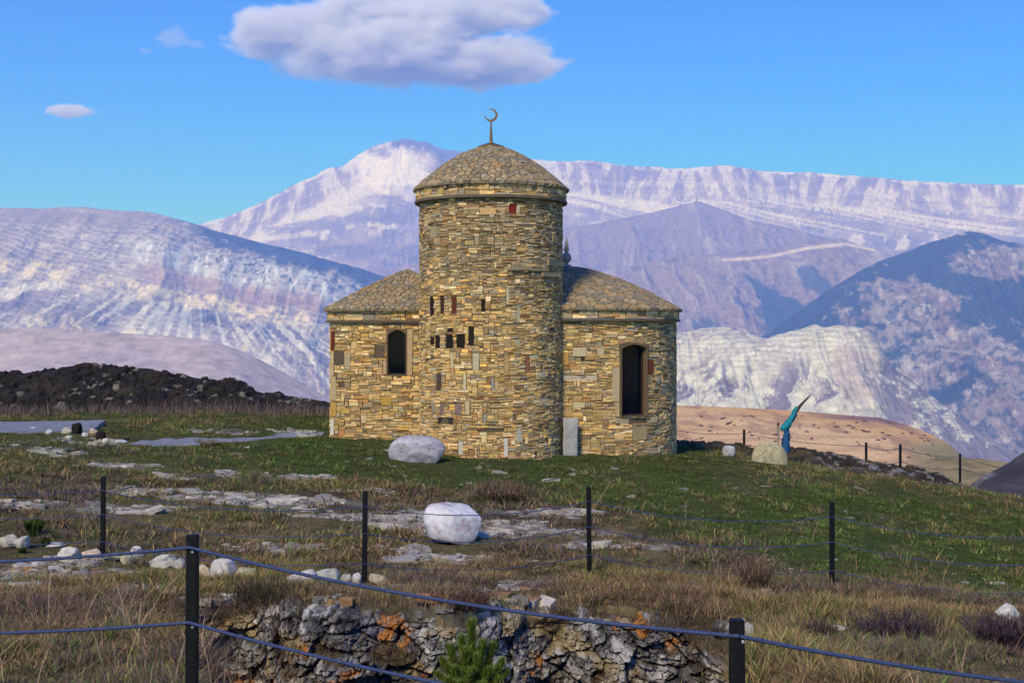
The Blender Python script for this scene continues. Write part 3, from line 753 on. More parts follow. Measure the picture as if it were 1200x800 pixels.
# the plain tower is weathered darker towards the top; darker stones paint in the shade of its right side
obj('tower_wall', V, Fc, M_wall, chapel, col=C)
def cornice(c, rad, n, a0, a1, z0, z1, seed, d=.02):
    p = polar_path(c, rad, n, a0, a1)
    return stone_wall(p, z0, z1, cu=.06, cz=.055, wmin=2, wmax=7, hw=(.35,.35,.2,.1), dark=lambda u, z, r: r.random(len(u)) < .55, d0=(.01,.045), seed=seed, tall=.02)
def ring(c, r_in, r_out, n, z0, z1, col, m=96, jit=.01, seed=0):
    th = np.linspace(0, 2*np.pi, m, endpoint=False); r_ = np.random.default_rng(seed)
    k = 1/((np.abs(np.cos(th))**n + np.abs(np.sin(th))**n)**(1/n)) if n < 20 else 1/np.maximum(np.abs(np.cos(th)), np.abs(np.sin(th)))
    o = k*(r_out + r_.uniform(-jit, jit, m)); i = k*r_in
    cs, sn = np.cos(th), np.sin(th)
    L = [np.stack([c[0]+rr*cs, c[1]+rr*sn, np.full(m, z)], -1) for rr, z in ((i, z0), (o, z0), (o, z1), (i, z1))]
    return np.concatenate(L), [grid_faces(4, m, True)], np.tile(np.array(col), (4*m, 1))
def wing_cat(parts):
    V, Fq, C, off = [], [], [], 0
    for v, f, c in parts:
        V.append(v); C.append(c); Fq += [x + off for x in f]; off += len(v)
    return np.concatenate(V), Fq, np.concatenate(C)
SLAB = (0.20, 0.17, 0.12)
obj('tower_cornice', *(lambda t: (t[0], t[1], M_wall, chapel))(w := wing_cat([cornice(TC, 1.87, 2, -215, 35, 6.30, 6.56, 21), ring(TC, 1.5, 1.93, 2, 6.24, 6.30, (0.13, .11, .08), seed=2)])), col=w[2])
# --- flagstone roofs
def flag_roof(c, rad, n, z0, z1, ex, size, seed, m=420, rows=170, sharp=False, thick=.05):
    r = np.random.default_rng(seed)
    th = np.linspace(0, 2*np.pi, m, endpoint=False)
    cs, sn = np.cos(th), np.sin(th)
    k = 1/np.maximum(np.abs(cs), np.abs(sn)) if sharp else 1/((np.abs(cs)**n + np.abs(sn)**n)**(1/n))
    s = np.sqrt(np.linspace(0.0004, 1, rows))
    Rr = s[:, None]*rad*k[None, :]
    X = c[0] + Rr*cs; Y = c[1] + Rr*sn; Z = np.broadcast_to((z0 + (z1 - z0)*(1 - s**ex))[:, None], X.shape)
    P = np.stack([X, Y, Z], -1).reshape(-1, 3)
    # seeds: thin out random surface points to an uneven spacing
    cand = P[r.choice(len(P), 7000, replace=False)]
    keep = []
    for q in cand:
        sz = size*r.uniform(.42, 1.25)
        if all((q[0]-w[0])**2 + (q[1]-w[1])**2 + (q[2]-w[2])**2 > sz*sz for w in keep): keep.append(q)
    K = np.array(keep)
    idx = np.empty(len(P), int); e = np.empty(len(P))
    Pw = P + .03*np.stack([fbm(P[:, 0]*5, P[:, 1]*5, P[:, 2]*5, oct=2, seed=seed+q) for q in (1, 2, 3)], -1)
    for a in range(0, len(P), 4000):
        d = np.sqrt(((Pw[a:a+4000, None] - K[None])**2).sum(-1))
        o = np.argpartition(d, 1, axis=1)[:, :2]
        dd = np.take_along_axis(d, o, 1); sw = dd[:, 0] > dd[:, 1]
        i0 = np.where(sw, o[:, 1], o[:, 0]); f1 = dd.min(1); f2 = dd.max(1)
        i1 = np.where(sw, o[:, 0], o[:, 1])
        idx[a:a+4000] = i0; e[a:a+4000] = (f2**2 - f1**2)/(2*np.linalg.norm(K[i0] - K[i1], axis=1))
    hgt = r.uniform(0, .014, len(K)); tilt = r.uniform(-.05, .05, (len(K), 3))
    pal = np.array([1.22,1.12,1.02])*np.array([(0.235,0.195,0.12),(0.20,0.17,0.11),(0.27,0.22,0.135),(0.18,0.165,0.125),(0.30,0.24,0.14),(0.22,0.205,0.16),(0.28,0.20,0.105)])
    cc = pal[r.integers(0, len(pal), len(K))]*r.uniform(.82, 1.15, (len(K), 1))
    g = sm(.004, .014, e)
    disp = -.018 + g*(.018 + hgt[idx] + ((P - K[idx])*tilt[idx]).sum(1))
    nx = P[:, 0] - c[0]; ny = P[:, 1] - c[1]; nn = np.hypot(nx, ny) + 1e-6
    sl = (z1 - z0)/rad
    Nv = np.stack([nx/nn*sl, ny/nn*sl, np.ones(len(P))], -1); Nv /= np.linalg.norm(Nv, axis=1)[:, None]
    C = cc[idx]*g[:, None] + np.array([0.085, .065, .04])*(1 - g[:, None])
    P = P + Nv*disp[:, None]
    # rough eave edge and underside
    rim = P[-m:].copy(); jag = .03*vnoise(np.arange(m)/3.0, np.zeros(m), seed=seed)
    rim[:, 0] += nx[-m:]/nn[-m:]*jag; rim[:, 1] += ny[-m:]/nn[-m:]*jag
    P[-m:] = rim
    lo = rim.copy(); lo[:, 2] = z0 - thick - .01 + .008*vnoise(np.arange(m)/4.0, np.ones(m), seed=seed+5)
    inn = lo.copy(); inn[:, 0] = c[0] + (lo[:, 0]-c[0])*.8; inn[:, 1] = c[1] + (lo[:, 1]-c[1])*.8; inn[:, 2] += 0.0
    P = np.concatenate([P, lo, inn]); C = np.concatenate([C, np.tile((.17, .145, .10), (2*m, 1))])
    return P, [grid_faces(rows + 2, m, True)], C
P_, F_, C_ = flag_roof(TC, 1.95, 2.0, 6.62, 7.73, 1.68, .20, 31, m=760, rows=250)
obj('tower_roof', P_, F_, M_roof, chapel, col=C_)
# --- crescent finial
def lathe(c, prof, m=24):
    th = np.linspace(0, 2*np.pi, m, endpoint=False)
    V = np.concatenate([np.stack([c[0]+r_*np.cos(th), c[1]+r_*np.sin(th), np.full(m, z)], -1) for r_, z in prof])
    return V, [grid_faces(len(prof), m, True)]
zt = 7.70
V, Fc = lathe(TC, [(.34, zt-.02), (.34, zt+.01), (.20, zt+.06), (.05, zt+.11), (.042, zt+.14), (.04, zt+.2), (.02, zt+.56), (.02, zt+.62), (.028, zt+.63), (.02, zt+.65), (.001, zt+.66)])
fin = obj('finial', V, Fc, M_bronze, chapel, smooth=False)
cr, ci, off = .165, .135, np.array([-.035, .045])
aa = np.linspace(math.radians(112), math.radians(112) - math.radians(292), 40)
th_o = np.stack([np.cos(aa), np.sin(aa)], -1)*cr
wd = .052*np.sin(np.linspace(0, math.pi, 40))**0.8 + .006
th_i = th_o*(1 - wd/cr)[:, None]
zc = zt + .64 + cr
V = []
for rr in (th_o, th_i):
    for y_ in (-.022, .022):
        V.append(np.stack([TC[0] + rr[:, 0], np.full(40, TC[1] + y_), zc + rr[:, 1]], -1))
V = np.concatenate(V); q = np.arange(39)
def strip(a, b): return np.stack([a*40+q, a*40+q+1, b*40+q+1, b*40+q], -1)
subpart('crescent', V, [np.concatenate([strip(0, 2), strip(3, 1), strip(1, 0), strip(2, 3)])], M_bronze, fin, chapel.location)

# --- right wing: a drum with a domed roof
rw = polar_path(RC, RR, 2.35, -200, 25)
ROT = 0
uw0, uw1 = u_of_px(rw, 727), u_of_px(rw, 757)
zb, ztp = z_of(rw, (uw0+uw1)/2, 488), z_of(rw, (uw0+uw1)/2, 403)
zs = z_of(rw, (uw0+uw1)/2, 409)
rsp = [spec(rw, *a) for a in [
    (757,766,421,437,(0.15,.04,.02),.03),(657,671,478,486,TANS,.03),(717,725,430,470,(.46,.36,.2),.03),(719,725,470,488,(.46,.33,.17),.03),(756,761,440,465,(.5,.38,.2),.03),
    (657,666,414,428,(.5,.29,.08),.03),(672,687,408,418,PALE_S,.035),(700,708,408,416,(.48,.38,.22),.03),(680,684,418,422,(.05,.03,.02),-.01),
    (722,768,490,495,(.42,.35,.2),.06),(740,758,500,515,(.42,.31,.15),.03),(770,774,440,450,GR,.03),(775,781,455,462,GR,.02),(672,684,470,477,(.5,.4,.22),.03),
    (724,733,397,402,(.36,.2,.1),.03),(734,742,394,401,(.42,.28,.12),.03),(743,752,395,402,(.36,.25,.12),.03),(660,700,440,446,(.46,.4,.28),.02)]]
def dark_r(u, z, r): return r.random(len(u)) < .16 + .5*sm(2.2, 3.2, z + .4*vnoise(u*1.5, z*1.5, seed=8))*.6 + .35*sm(.60, .68, u/rw.L)  # last term: shade of the curving right end, painted as greyer stones
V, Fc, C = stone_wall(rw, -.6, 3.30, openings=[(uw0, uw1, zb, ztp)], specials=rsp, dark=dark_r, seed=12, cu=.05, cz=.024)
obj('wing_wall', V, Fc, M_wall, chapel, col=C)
w = wing_cat([cornice(RC, RR + .07, 2.35, -200, 25, 3.36, 3.57, 22), ring(RC, 2.4, RR + .13, 2.35, 3.30, 3.355, (.12, .10, .07), seed=3)])
obj('wing_cornice', w[0], w[1], M_wall, chapel, col=w[2])
P_, F_, C_ = flag_roof(RC, RR + .17, 2.35, 3.63, 4.83, 1.55, .21, 32, m=900, rows=300)
obj('wing_roof', P_, F_, M_roof, chapel, col=C_)
V, Fc = lathe(RC, [(r_*.68, z_ if z_ < 4.9 else 4.9 + (z_-4.9)*.85) for r_, z_ in [(.22, 4.78), (.20, 4.84), (.09, 4.88), (.08, 4.92), (.16, 4.96), (.20, 5.04), (.20, 5.10), (.16, 5.18), (.08, 5.24), (.07, 5.28), (.11, 5.31), (.09, 5.42), (.06, 5.58), (.02, 5.74), (.004, 5.78)]], 20)
o = obj('roof_finial', V, Fc, M_roof, chapel, col=(0.30, .28, .26), smooth=True); o['label'] = 'grey stone ball with a pointed tip on the right roof'

# --- left wing: a square block with a hipped roof
fl = Path([(LC[0]-LH + t*2*LH, LC[1]-LH) for t in np.linspace(0, 1, 60)])
fs_ = Path([(LC[0]-LH, LC[1]+LH - t*2*LH) for t in np.linspace(0, 1, 60)])
lw0, lw1 = u_of_px(fl, 454), u_of_px(fl, 477)
lzb, lzt = z_of(fl, 1, 440), z_of(fl, 1, 386)
lsp = [spec(fl, *a) for a in [
    (440,450,404,420,(.13,.095,.065),.01),(434,452,415,421,(.08,.055,.035),.0),(391,404,411,426,(.10,.075,.05),-.008),(388,391,388,411,(.16,.03,.015),.02),(404,410,413,432,(.46,.37,.2),.03),
    (387,392,412,440,(.5,.38,.2),.03),(387,394,440,470,(.48,.36,.18),.03),(387,394,472,488,(.55,.33,.08),.04),(387,391,490,510,(.6,.55,.42),.04),
    (396,404,448,455,(.12,.09,.06),.0),(446,458,464,474,(.55,.33,.07),.03),(448,453,422,437,(.45,.3,.16),.03),(478,484,386,440,(.42,.3,.17),.03),(420,427,418,424,(.46,.24,.08),.02)]]
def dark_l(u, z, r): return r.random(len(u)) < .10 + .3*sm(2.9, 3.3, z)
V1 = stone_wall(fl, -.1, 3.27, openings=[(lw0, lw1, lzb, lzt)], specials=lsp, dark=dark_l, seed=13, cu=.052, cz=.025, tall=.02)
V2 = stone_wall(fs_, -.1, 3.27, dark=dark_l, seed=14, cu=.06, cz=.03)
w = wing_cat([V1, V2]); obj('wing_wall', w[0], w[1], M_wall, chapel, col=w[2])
h2 = LH + .06
cf = Path([(LC[0]-h2 + t*2*h2, LC[1]-h2) for t in np.linspace(0, 1, 60)]); cs2 = Path([(LC[0]-h2, LC[1]+h2 - t*2*h2) for t in np.linspace(0, 1, 60)])
kw = dict(cu=.06, cz=.055, wmin=2, wmax=9, hw=(.4,.4,.2), dark=lambda u, z, r: r.random(len(u)) < .35, d0=(.01,.04), tall=0)
w = wing_cat([stone_wall(cf, 3.32, 3.57, seed=23, **kw), stone_wall(cs2, 3.32, 3.57, seed=24, **kw), ring(LC, 1.4, h2 + .05, 99, 3.265, 3.32, (.12, .09, .06), m=160, jit=.006)])
obj('wing_cornice', w[0], w[1], M_wall, chapel, col=w[2])
P_, F_, C_ = flag_roof(LC, LH + .17, 99, 3.62, 4.74, 1.13, .19, 33, m=760, rows=270, sharp=True)
obj('wing_roof', P_, F_, M_roof, chapel, col=C_)

# --- arched windows: surround (stone), frame (wood), pane
def window(path, u0, u1, z0, z1, rise, depth, seed):
    um = (u0+u1)/2; x, y, nx, ny = [float(v) for v in path.at(um)]
    hw = (u1-u0)/2
    tx, ty = -ny, nx           # along the wall, to the right seen from outside
    def loc(s, z, d): return np.stack([x + tx*s + nx*d, y + ty*s + ny*d, z + 0*s], -1)
    k = 17
    def outline(w, zb, zspring, rise_):
        a = np.linspace(w, -w, k)
        return np.concatenate([[-w, w], a]), np.concatenate([[zb, zb], zspring + rise_*(1 - (a/w)**2)])
    ins = .022
    so, zo = outline(hw, z0, z1, 0.0)
    si, zi = outline(hw - ins, z0 + .02, z1 - rise - .015, rise)
    def tube(prs):
        V = np.concatenate([loc(s, z, d) for s, z, d in prs]); return V, [grid_faces(len(prs), k + 2, True)]
    # surround: outer rectangle a little proud of the wall, running back to the reveal
    V, Fc = tube([(so*1.02, zo, -.05), (so*1.02, zo, .035), (si*1.03, zi, .035), (si, zi, .02), (si, zi, -depth), (so*1.3, zo + (zo - (z0+z1)/2)*.15, -depth)])
    c = np.tile((.15, .105, .06), (len(V), 1))
    win = obj('window', V, Fc, M_wall, chapel, col=c)
    sf, zf = outline(hw - ins, z0 + .02, z1 - rise - .015, rise); sg, zg = outline(hw - ins - .035, z0 + .055, z1 - rise - .03, rise)
    V, Fc = tube([(sf*.995, zf, -depth*.9), (sf*.995, zf, -depth*.55), (sg, zg, -depth*.55), (sg, zg, -depth*.9)])
    subpart('frame', V, Fc, M_wood, win, chapel.location)
    ar = np.arange(k + 2)[None, :]
    V = loc(sf, zf, -depth*.75 + 0*sf)
    subpart('pane', V, [ar], M_glass, win, chapel.location)
    return win
window(rw, uw0, uw1, zb, ztp, .10, .24, 1)
window(fl, lw0, lw1, lzb, lzt, .13, .12, 2)

def cells(P, scale, seed, aniso=(1, 1, 1.9)):
    r = np.random.default_rng(seed); Q = P*np.array(aniso)/scale
    Q = Q + .35*np.stack([fbm(Q[:, 0]*.8, Q[:, 1]*.8, Q[:, 2]*.8, oct=2, seed=seed+k) for k in range(3)], -1)
    b = np.floor(Q); f1 = np.full(len(Q), 9.); f2 = np.full(len(Q), 9.); cid = np.zeros(len(Q))
    for dx in (-1, 0, 1):
        for dy in (-1, 0, 1):
            for dz in (-1, 0, 1):
                c = b + np.array([dx, dy, dz])
                pt = c + np.stack([_h(c[:, 0], c[:, 1], c[:, 2], seed+k) for k in (1, 2, 3)], -1)
                d = np.linalg.norm(Q - pt, axis=1); idn = _h(c[:, 0], c[:, 1], c[:, 2], seed+9)
                new = d < f1
                f2 = np.where(new, f1, np.minimum(f2, d)); cid = np.where(new, idn, cid); f1 = np.where(new, d, f1)
    return f1, f2 - f1, cid
# ------------------------------------------------------------------ rocks
_ico = {}
def ico(sub):
    if sub not in _ico:
        import bmesh
        b = bmesh.new(); bmesh.ops.create_icosphere(b, subdivisions=sub, radius=1)
        b.verts.ensure_lookup_table()
        _ico[sub] = (np.array([v.co[:] for v in b.verts]), np.array([[v.index for v in f.verts] for f in b.faces])); b.free()
    return _ico[sub]
def rock_shape(seed, sub=5, cuts=9, rough=.10, lo=.62, hi=.95, box=.35):
    r = np.random.default_rng(seed)
    V, Fq = ico(sub); V = V.copy()
    V = V/ (np.abs(V)**3.2).sum(1, keepdims=True)**(1/3.2) * box + V*(1-box)
    for _ in range(cuts):
        n = r.normal(size=3); n /= np.linalg.norm(n); h = r.uniform(lo, hi)
        d = V @ n; V = V - np.maximum(0, d - h)[:, None]*n*.92
    o = seed*3.7
    V = V*(1 + rough*fbm(V[:, 0]*1.6+o, V[:, 1]*1.6, V[:, 2]*1.6, oct=2, seed=seed)[:, None])
    V = V*(1 + rough*.5*fbm(V[:, 0]*5+o, V[:, 1]*5, V[:, 2]*5, oct=4, seed=seed+1)[:, None])
    return V, Fq
def rock(name, label, cat, px, base_py, w, h, seed, col, group=None, sub=5, depth=.8, mat=None, sink=.12, rot=0, cuts=9, rough=.10, spots=None, Yo=None, box=.35, lo=.62, taper=0.0):
    X, Y, Z = hit(px, base_py)
    if Yo: Y = Yo; X = (px-600)/F*Y; Z = float(height(X, Y))
    W_ = w/F*Y/2; H_ = h/F*Y
    V, Fq = rock_shape(seed, sub, cuts, rough, lo=lo, box=box)
    V = V/np.abs(V).max(0)
    c, s = math.cos(rot), math.sin(rot)
    hz = H_*(1 + sink)/2
    P = np.stack([V[:, 0]*W_, V[:, 1]*W_*depth, V[:, 2]*hz], -1)
    P[:, 2] += P[:, 0]*math.tan(rot)
    P[:, 0] *= 1 + taper*(P[:, 2]/hz - .3)
    P = P + np.array([X, Y + W_*depth*.8, Z + H_ - hz])
    base = np.array(col, float)
    q = fbm(V[:, 0]*2.2, V[:, 1]*2.2, V[:, 2]*2.2, oct=4, seed=seed+5)
    C = base*(1 + .22*q[:, None])
    C = mixc(C, base*.45, .7*sm(.25, .5, fbm(V[:, 0]*3.1+4, V[:, 1]*3.1, V[:, 2]*3.1, oct=5, seed=seed+6)))
    if sub >= 5:
        f1_, e_, id_ = cells(V*1.0, .55, seed+60, (1, 1, 1))
        C = mixc(C, base*.28, .75*sm(.035, .008, e_)*sm(-.1, .2, fbm(V[:, 0]*2, V[:, 1]*2, V[:, 2]*2, oct=2, seed=seed+3)))
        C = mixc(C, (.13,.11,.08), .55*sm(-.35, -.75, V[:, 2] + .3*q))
    if spots is not None: C = mixc(C, spots[0], spots[1]*sm(.1, .4, fbm(V[:, 0]*2.6+9, V[:, 1]*2.6, V[:, 2]*2.6, oct=4, seed=seed+8)))
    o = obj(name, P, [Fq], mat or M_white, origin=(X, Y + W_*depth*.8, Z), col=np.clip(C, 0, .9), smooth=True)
    ROCKS.append((X, Y, W_))
    return tag(o, label, cat, group)
ROCKS = []
rock('boulder', 'large white boulder alone on the grass in front of the chapel', 'boulder', 530, 639, 72, 48, 3, (.64,.62,.62), taper=.2, sink=.14, cuts=12, rough=.045, lo=.6, spots=((.42,.27,.25), .5), box=.6)
rock('boulder', 'long grey boulder against the foot of the tower', 'boulder', 487, 542, 68, 31, 5, (.40,.38,.40), sink=.35, depth=.6, cuts=6, rough=.06, lo=.8, spots=((.27,.25,.27), .6), box=.65)
ROW = [(5,643,24,16,'pale domed stone at the left end of the stone row',(.52,.48,.38)),(24,644,18,15,'pale upright stone second in the stone row',(.5,.46,.38)),
 (60,642,24,6,'thin flat white stone behind the cable at left',(.55,.53,.5)),(76,656,22,13,'rounded white stone left of the two before the thin left post',(.6,.56,.48)),
 (103,655,30,10,'long peach coloured stone just left of the thin left post',(.62,.47,.34)),(131,658,20,9,'flat grey green slab just right of the thin left post',(.36,.37,.30)),
 (147,661,14,13,'small yellowish stone with rounded top',(.52,.46,.30)),(160,654,15,13,'small white stone sitting highest between the two left posts',(.6,.56,.52)),
 (188,665,27,14,'tilted oblong white stone left of the thick left post',(.58,.56,.47)),(208,668,18,13,'white stone half hidden by the thick left post',(.6,.58,.52)),
 (238,675,18,12,'peach stone touching the right side of the thick left post',(.58,.47,.34)),(260,678,29,21,'biggest block like white stone of the row',(.6,.58,.54)),
 (286,675,22,9,'low yellowish lumpy stone right of the biggest row stone',(.56,.52,.32)),(352,686,31,17,'smooth oval white stone under the sagging cable',(.55,.54,.50)),
 (383,686,33,16,'wide greenish white stone under the sagging cable',(.52,.54,.44)),(406,685,13,13,'small cube like stone left of the middle post',(.5,.48,.42)),
 (418,685,12,13,'small squarish white stone touching the middle post',(.58,.57,.56)),(442,686,24,12,'cracked orange tinted stone right of the middle post',(.5,.40,.27)),
 (40,663,8,6,'tiny white stone below the left end of the row',(.56,.53,.45))]
for i, (px, py, w_, h_, lab, c) in enumerate(ROW):
    rock('white_stone', lab, 'stone', px, py, w_*1.2, h_*1.08, 40 + i, tuple(q*.88 for q in c), 'pale stones laid in a row along the gully', sub=4, sink=.3, cuts=14, rough=.12, lo=.5, rot=(.18 if i in (8,) else 0), spots=((.36,.33,.2), .6))
rock('white_stone', 'round white stone beside the dark shrub at the right edge', 'stone', 1184, 727, 30, 18, 71, (.55,.53,.45), sub=4, sink=.25)
rock('round_stone', 'yellowish half round stone standing on the crest below the blue figure', 'stone', 903, 543, 43, 25, 73, (.40,.35,.21), depth=.35, sink=.9, cuts=2, rough=.03, spots=((.26,.24,.12), .5), box=.3, lo=.85, Yo=34.0)
rock('stone_block', 'small pale grey block right of the chapel', 'stone', 855, 539, 15, 12, 74, (.42,.42,.42), sub=4, sink=.2, cuts=4, rough=.04, box=.9, Yo=34.5)
# the stones by the grey slab at left
for i, (px, py, w_, h_, lab, c) in enumerate([(56,509,10,6,'pale stone leaning on the grey slab edge',(.5,.5,.45)),(77,508,14,7,'pale stone below the left dark block',(.5,.46,.36)),(99,512,9,5,'small round white stone between the two dark blocks',(.55,.53,.48)),
      (108,508,11,6,'flat tan stone between the dark blocks',(.48,.4,.28)),(122,520,10,7,'yellowish round stone in front of the right dark block',(.55,.52,.38)),(38,504,8,4,'white chip on the front of the grey slab',(.5,.5,.5)),(140,520,16,5,'flat white stone at the start of the grey path',(.5,.5,.47)),(79,515,12,5,'grey tilted stone in front of the slab',(.44,.43,.36))]):
    rock('pale_stone', lab, 'stone', px, py, w_, h_, 80+i, c, 'loose stones around the grey slab', sub=3, sink=.3)
for i, (px, py, w_, h_, lab) in enumerate([(89,508,12,13,'larger dark brown block at the end of the grey slab'),(117,517,11,12,'smaller dark brown block right of the grey slab'),(147,519,8,6,'lowest dark block beside the start of the path')]):
    rock('dark_block', lab, 'block', px, py, w_, h_, 90+i, (.018,.013,.012), 'dark blocks beside the grey slab', sub=4, cuts=4, rough=.05, box=.95, sink=.15, mat=M_rock)
# grey slab platform
xa, Ya_, za = hit(-40, 512); xb, Yb_, zb_ = hit(86, 509)
def slab(name, label, cat, P4, z0, z1, mat, m=24, seed=0, col=None):
    P4 = np.array(P4, float); s = np.linspace(0, 1, m); t = np.linspace(0, 1, 10)
    Sg, Tg = np.meshgrid(s, t)
    XY = ((1-Sg)*(1-Tg))[..., None]*P4[0] + (Sg*(1-Tg))[..., None]*P4[1] + (Sg*Tg)[..., None]*P4[2] + ((1-Sg)*Tg)[..., None]*P4[3]
    XY = XY + .05*np.stack([vnoise(XY[..., 0]*2, XY[..., 1]*2, seed=seed), vnoise(XY[..., 0]*2, XY[..., 1]*2, seed=seed+1)], -1)
    top = np.concatenate([XY, (z1(XY[..., 0], XY[..., 1]) + .02*fbm(XY[..., 0]*2, XY[..., 1]*2, oct=3, seed=seed))[..., None]], -1).reshape(-1, 3)
    per = np.concatenate([np.arange(m), m*np.arange(1, 10) + m-1, 9*m + np.arange(m-2, -1, -1), m*np.arange(8, 0, -1)])
    low = top[per].copy(); low[:, 2] = z0
    k = len(per); i = np.arange(k)
    Fq = [grid_faces(10, m), np.stack([per, i + len(top), (i+1) % k + len(top), per[(i+1) % k]], -1)]
    V = np.concatenate([top, low])
    o = obj(name, V, Fq, mat, origin=(P4[:, 0].mean(), P4[:, 1].mean(), z0), col=col)
    return tag(o, label, cat)
slab('stone_slab', 'low grey concrete slab at the left edge', 'slab', [(-14.0, 30.6), (-10.35, 31.6), (-10.9, 34.2), (-15.5, 33.6)], 0.2, lambda x, y: 0.62 + .02*(y - 32), M_path)
# upright slab set against the right wing beside the tower
uu = u_of_px(rw, 667); x, y, nx, ny = [float(v) for v in rw.at(uu)]
V, Fc = box_vf(-.2, .2, -.055, .055, 0, 1)
import bmesh
def bev_box(sx, sy, sz, bev, seg=2, seed=0, jit=.012, sub=6):
    b = bmesh.new(); bmesh.ops.create_cube(b, size=1)
    bmesh.ops.subdivide_edges(b, edges=b.edges[:], cuts=sub, use_grid_fill=True)
    V = np.array([v.co[:] for v in b.verts])*np.array([sx, sy, sz])
    # round the edges
    h = np.array([sx, sy, sz])/2 - bev
    cl = np.clip(V, -h, h); d = V - cl; L = np.linalg.norm(d, axis=1, keepdims=True)
    V = np.where(L > 1e-9, cl + d/np.maximum(L, 1e-9)*bev, V)
    V = V + jit*np.stack([vnoise(V[:, 0]*6, V[:, 1]*6, V[:, 2]*6, seed=seed+k) for k in range(3)], -1)
    Fq = np.array([[v.index for v in f.verts] for f in b.faces]); b.free()
    return V, [Fq]
V, Fc = bev_box(.37, .10, 1.0, .03, seed=4)
zsl = float(height(x, y - .15))
V = V + np.array([x + .02, y - .30, zsl + .42])
o = obj('stone_slab', V, Fc, M_white, origin=(x, y-.3, zsl), col=(.34, .335, .31), smooth=True)
tag(o, 'upright grey stone slab leaning in the corner of tower and right wing', 'slab')

# path: a draped strip
pts = [hit(*p) for p in [(158,519),(200,518),(250,517),(295,515),(330,511),(380,508)]]
cl = np.array([(p[0], p[1]) for p in pts]); tt = np.linspace(0, len(cl)-1, 90)
px_ = np.interp(tt, np.arange(len(cl)), cl[:, 0]); py_ = np.interp(tt, np.arange(len(cl)), cl[:, 1])
wd_ = np.interp(tt, np.arange(len(cl)), [.75, .7, .6, .6, .5, .25])*(1 + .3*vnoise(tt*3, tt*0, seed=2))
s_ = np.linspace(-1, 1, 11)
PXm = px_[None, :] + 0*s_[:, None]; PYm = py_[None, :] + s_[:, None]*wd_[None, :]
PZm = height(PXm, PYm) + .03*(1 - np.abs(s_[:, None])**4) - .005
tag(obj('path', np.stack([PXm, PYm, PZm], -1).reshape(-1, 3), [grid_faces(11, 90)], M_path, smooth=True), 'grey path towards the left wing', kind='structure')

# ------------------------------------------------------------------ gully rock face
nu_, nv_ = 620, 170
u = np.linspace(-3.75, 2.45, nu_); v = np.linspace(0, 1, nv_)
U, Vv = np.meshgrid(u, v)
ly = lip_y(U)
zl = height(U, ly + .42)
s = Vv*2.3            # distance walked over the lip and down the face
prof_y = np.where(s < .5, .56 - s*1.18, -(.03 + (s - .5)*.46)); prof_z = np.where(s < .5, -.05 - .03*(s/.5)**2, -.08 - (s - .5)*.89)
Xf, Yf, Zf = U.copy(), ly + prof_y, zl + prof_z
P = np.stack([Xf, Yf, Zf], -1).reshape(-1, 3)
f1a, ea, ida = cells(P, .34, 301, (.8, .8, 1.7)); f1b, eb, idb = cells(P, .105, 311, (.85, .85, 1.7)); f1c, ec, idc = cells(P, .038, 321, (.9, .9, 1.4))
big = fbm(P[:, 0]*1.1, P[:, 2]*1.4, oct=3, seed=331)
fine = fbm(P[:, 0]*16, P[:, 1]*16, P[:, 2]*16, oct=4, seed=337)
disp = .24*(ida - .5) + .075*(idb - .5) + .022*(idc - .5) + .16*big + .02*fine - .10*sm(.14, .0, ea) - .045*sm(.16, .0, eb) - .012*sm(.2, 0, ec)
earth = sm(.20, .32, fbm(P[:, 0]*2.3 + 5, P[:, 2]*3.0 + P[:, 1], oct=4, seed=351))
disp = disp*(1 - .7*earth) - .03*earth
fade = sm(0, .05, Vv.ravel())*sm(0, .03, (U.ravel()+3.75)/6.2)*sm(0, .03, (2.45-U.ravel())/6.2)
topw = sm(.62, .40, s.ravel())       # 1 on the flat ledge
P[:, 1] -= disp*(1-topw)*fade; P[:, 2] += (disp*.55 - .05*sm(.0, .4, -big))*topw*fade - .10*(1 - fade)
gcol = np.array([(.36,.36,.37),(.22,.22,.23),(.13,.13,.135),(.44,.42,.38),(.28,.26,.24),(.075,.07,.07),(.33,.28,.2)])
k = (idb*6.99).astype(int)
C = gcol[k]*.4 + gcol[(idc*6.99).astype(int)]*.6
C = C*.68*(1 + .6*fine[:, None])
C = mixc(C, (.028,.024,.022), .85*sm(.10, .0, eb)); C = mixc(C, (.02,.018,.016), .95*sm(.08, .0, ea))
C = mixc(C, (.56,.55,.50), .6*sm(.16, .32, fbm(P[:, 0]*9, P[:, 2]*9, oct=4, seed=341)))
C = mixc(C, (.04,.038,.04), .8*sm(.12, .4, fbm(P[:, 0]*4+3, P[:, 2]*5, oct=5, seed=343)))
C = mixc(C, (.44,.17,.03), .88*sm(.15, .27, fbm(P[:, 0]*2.6, P[:, 2]*4.2+7, oct=5, seed=347, gain=.62) + .16*sm(.95, .5, s.ravel()) - .13)*sm(-.1, .2, fine + .15))
C = mixc(C, (.36,.27,.12), .6*sm(.2, .45, fbm(P[:, 0]*3.3+8, P[:, 2]*4, oct=4, seed=349)))
C = mixc(C, (.075,.06,.036), earth*.92)
P_face = P.copy()
rf = obj('rock_face', P, [grid_faces(nv_, nu_)], M_rock, col=np.clip(C, .01, .8), smooth=False)
tag(rf, 'lichen covered rock face of the gully', kind='structure')

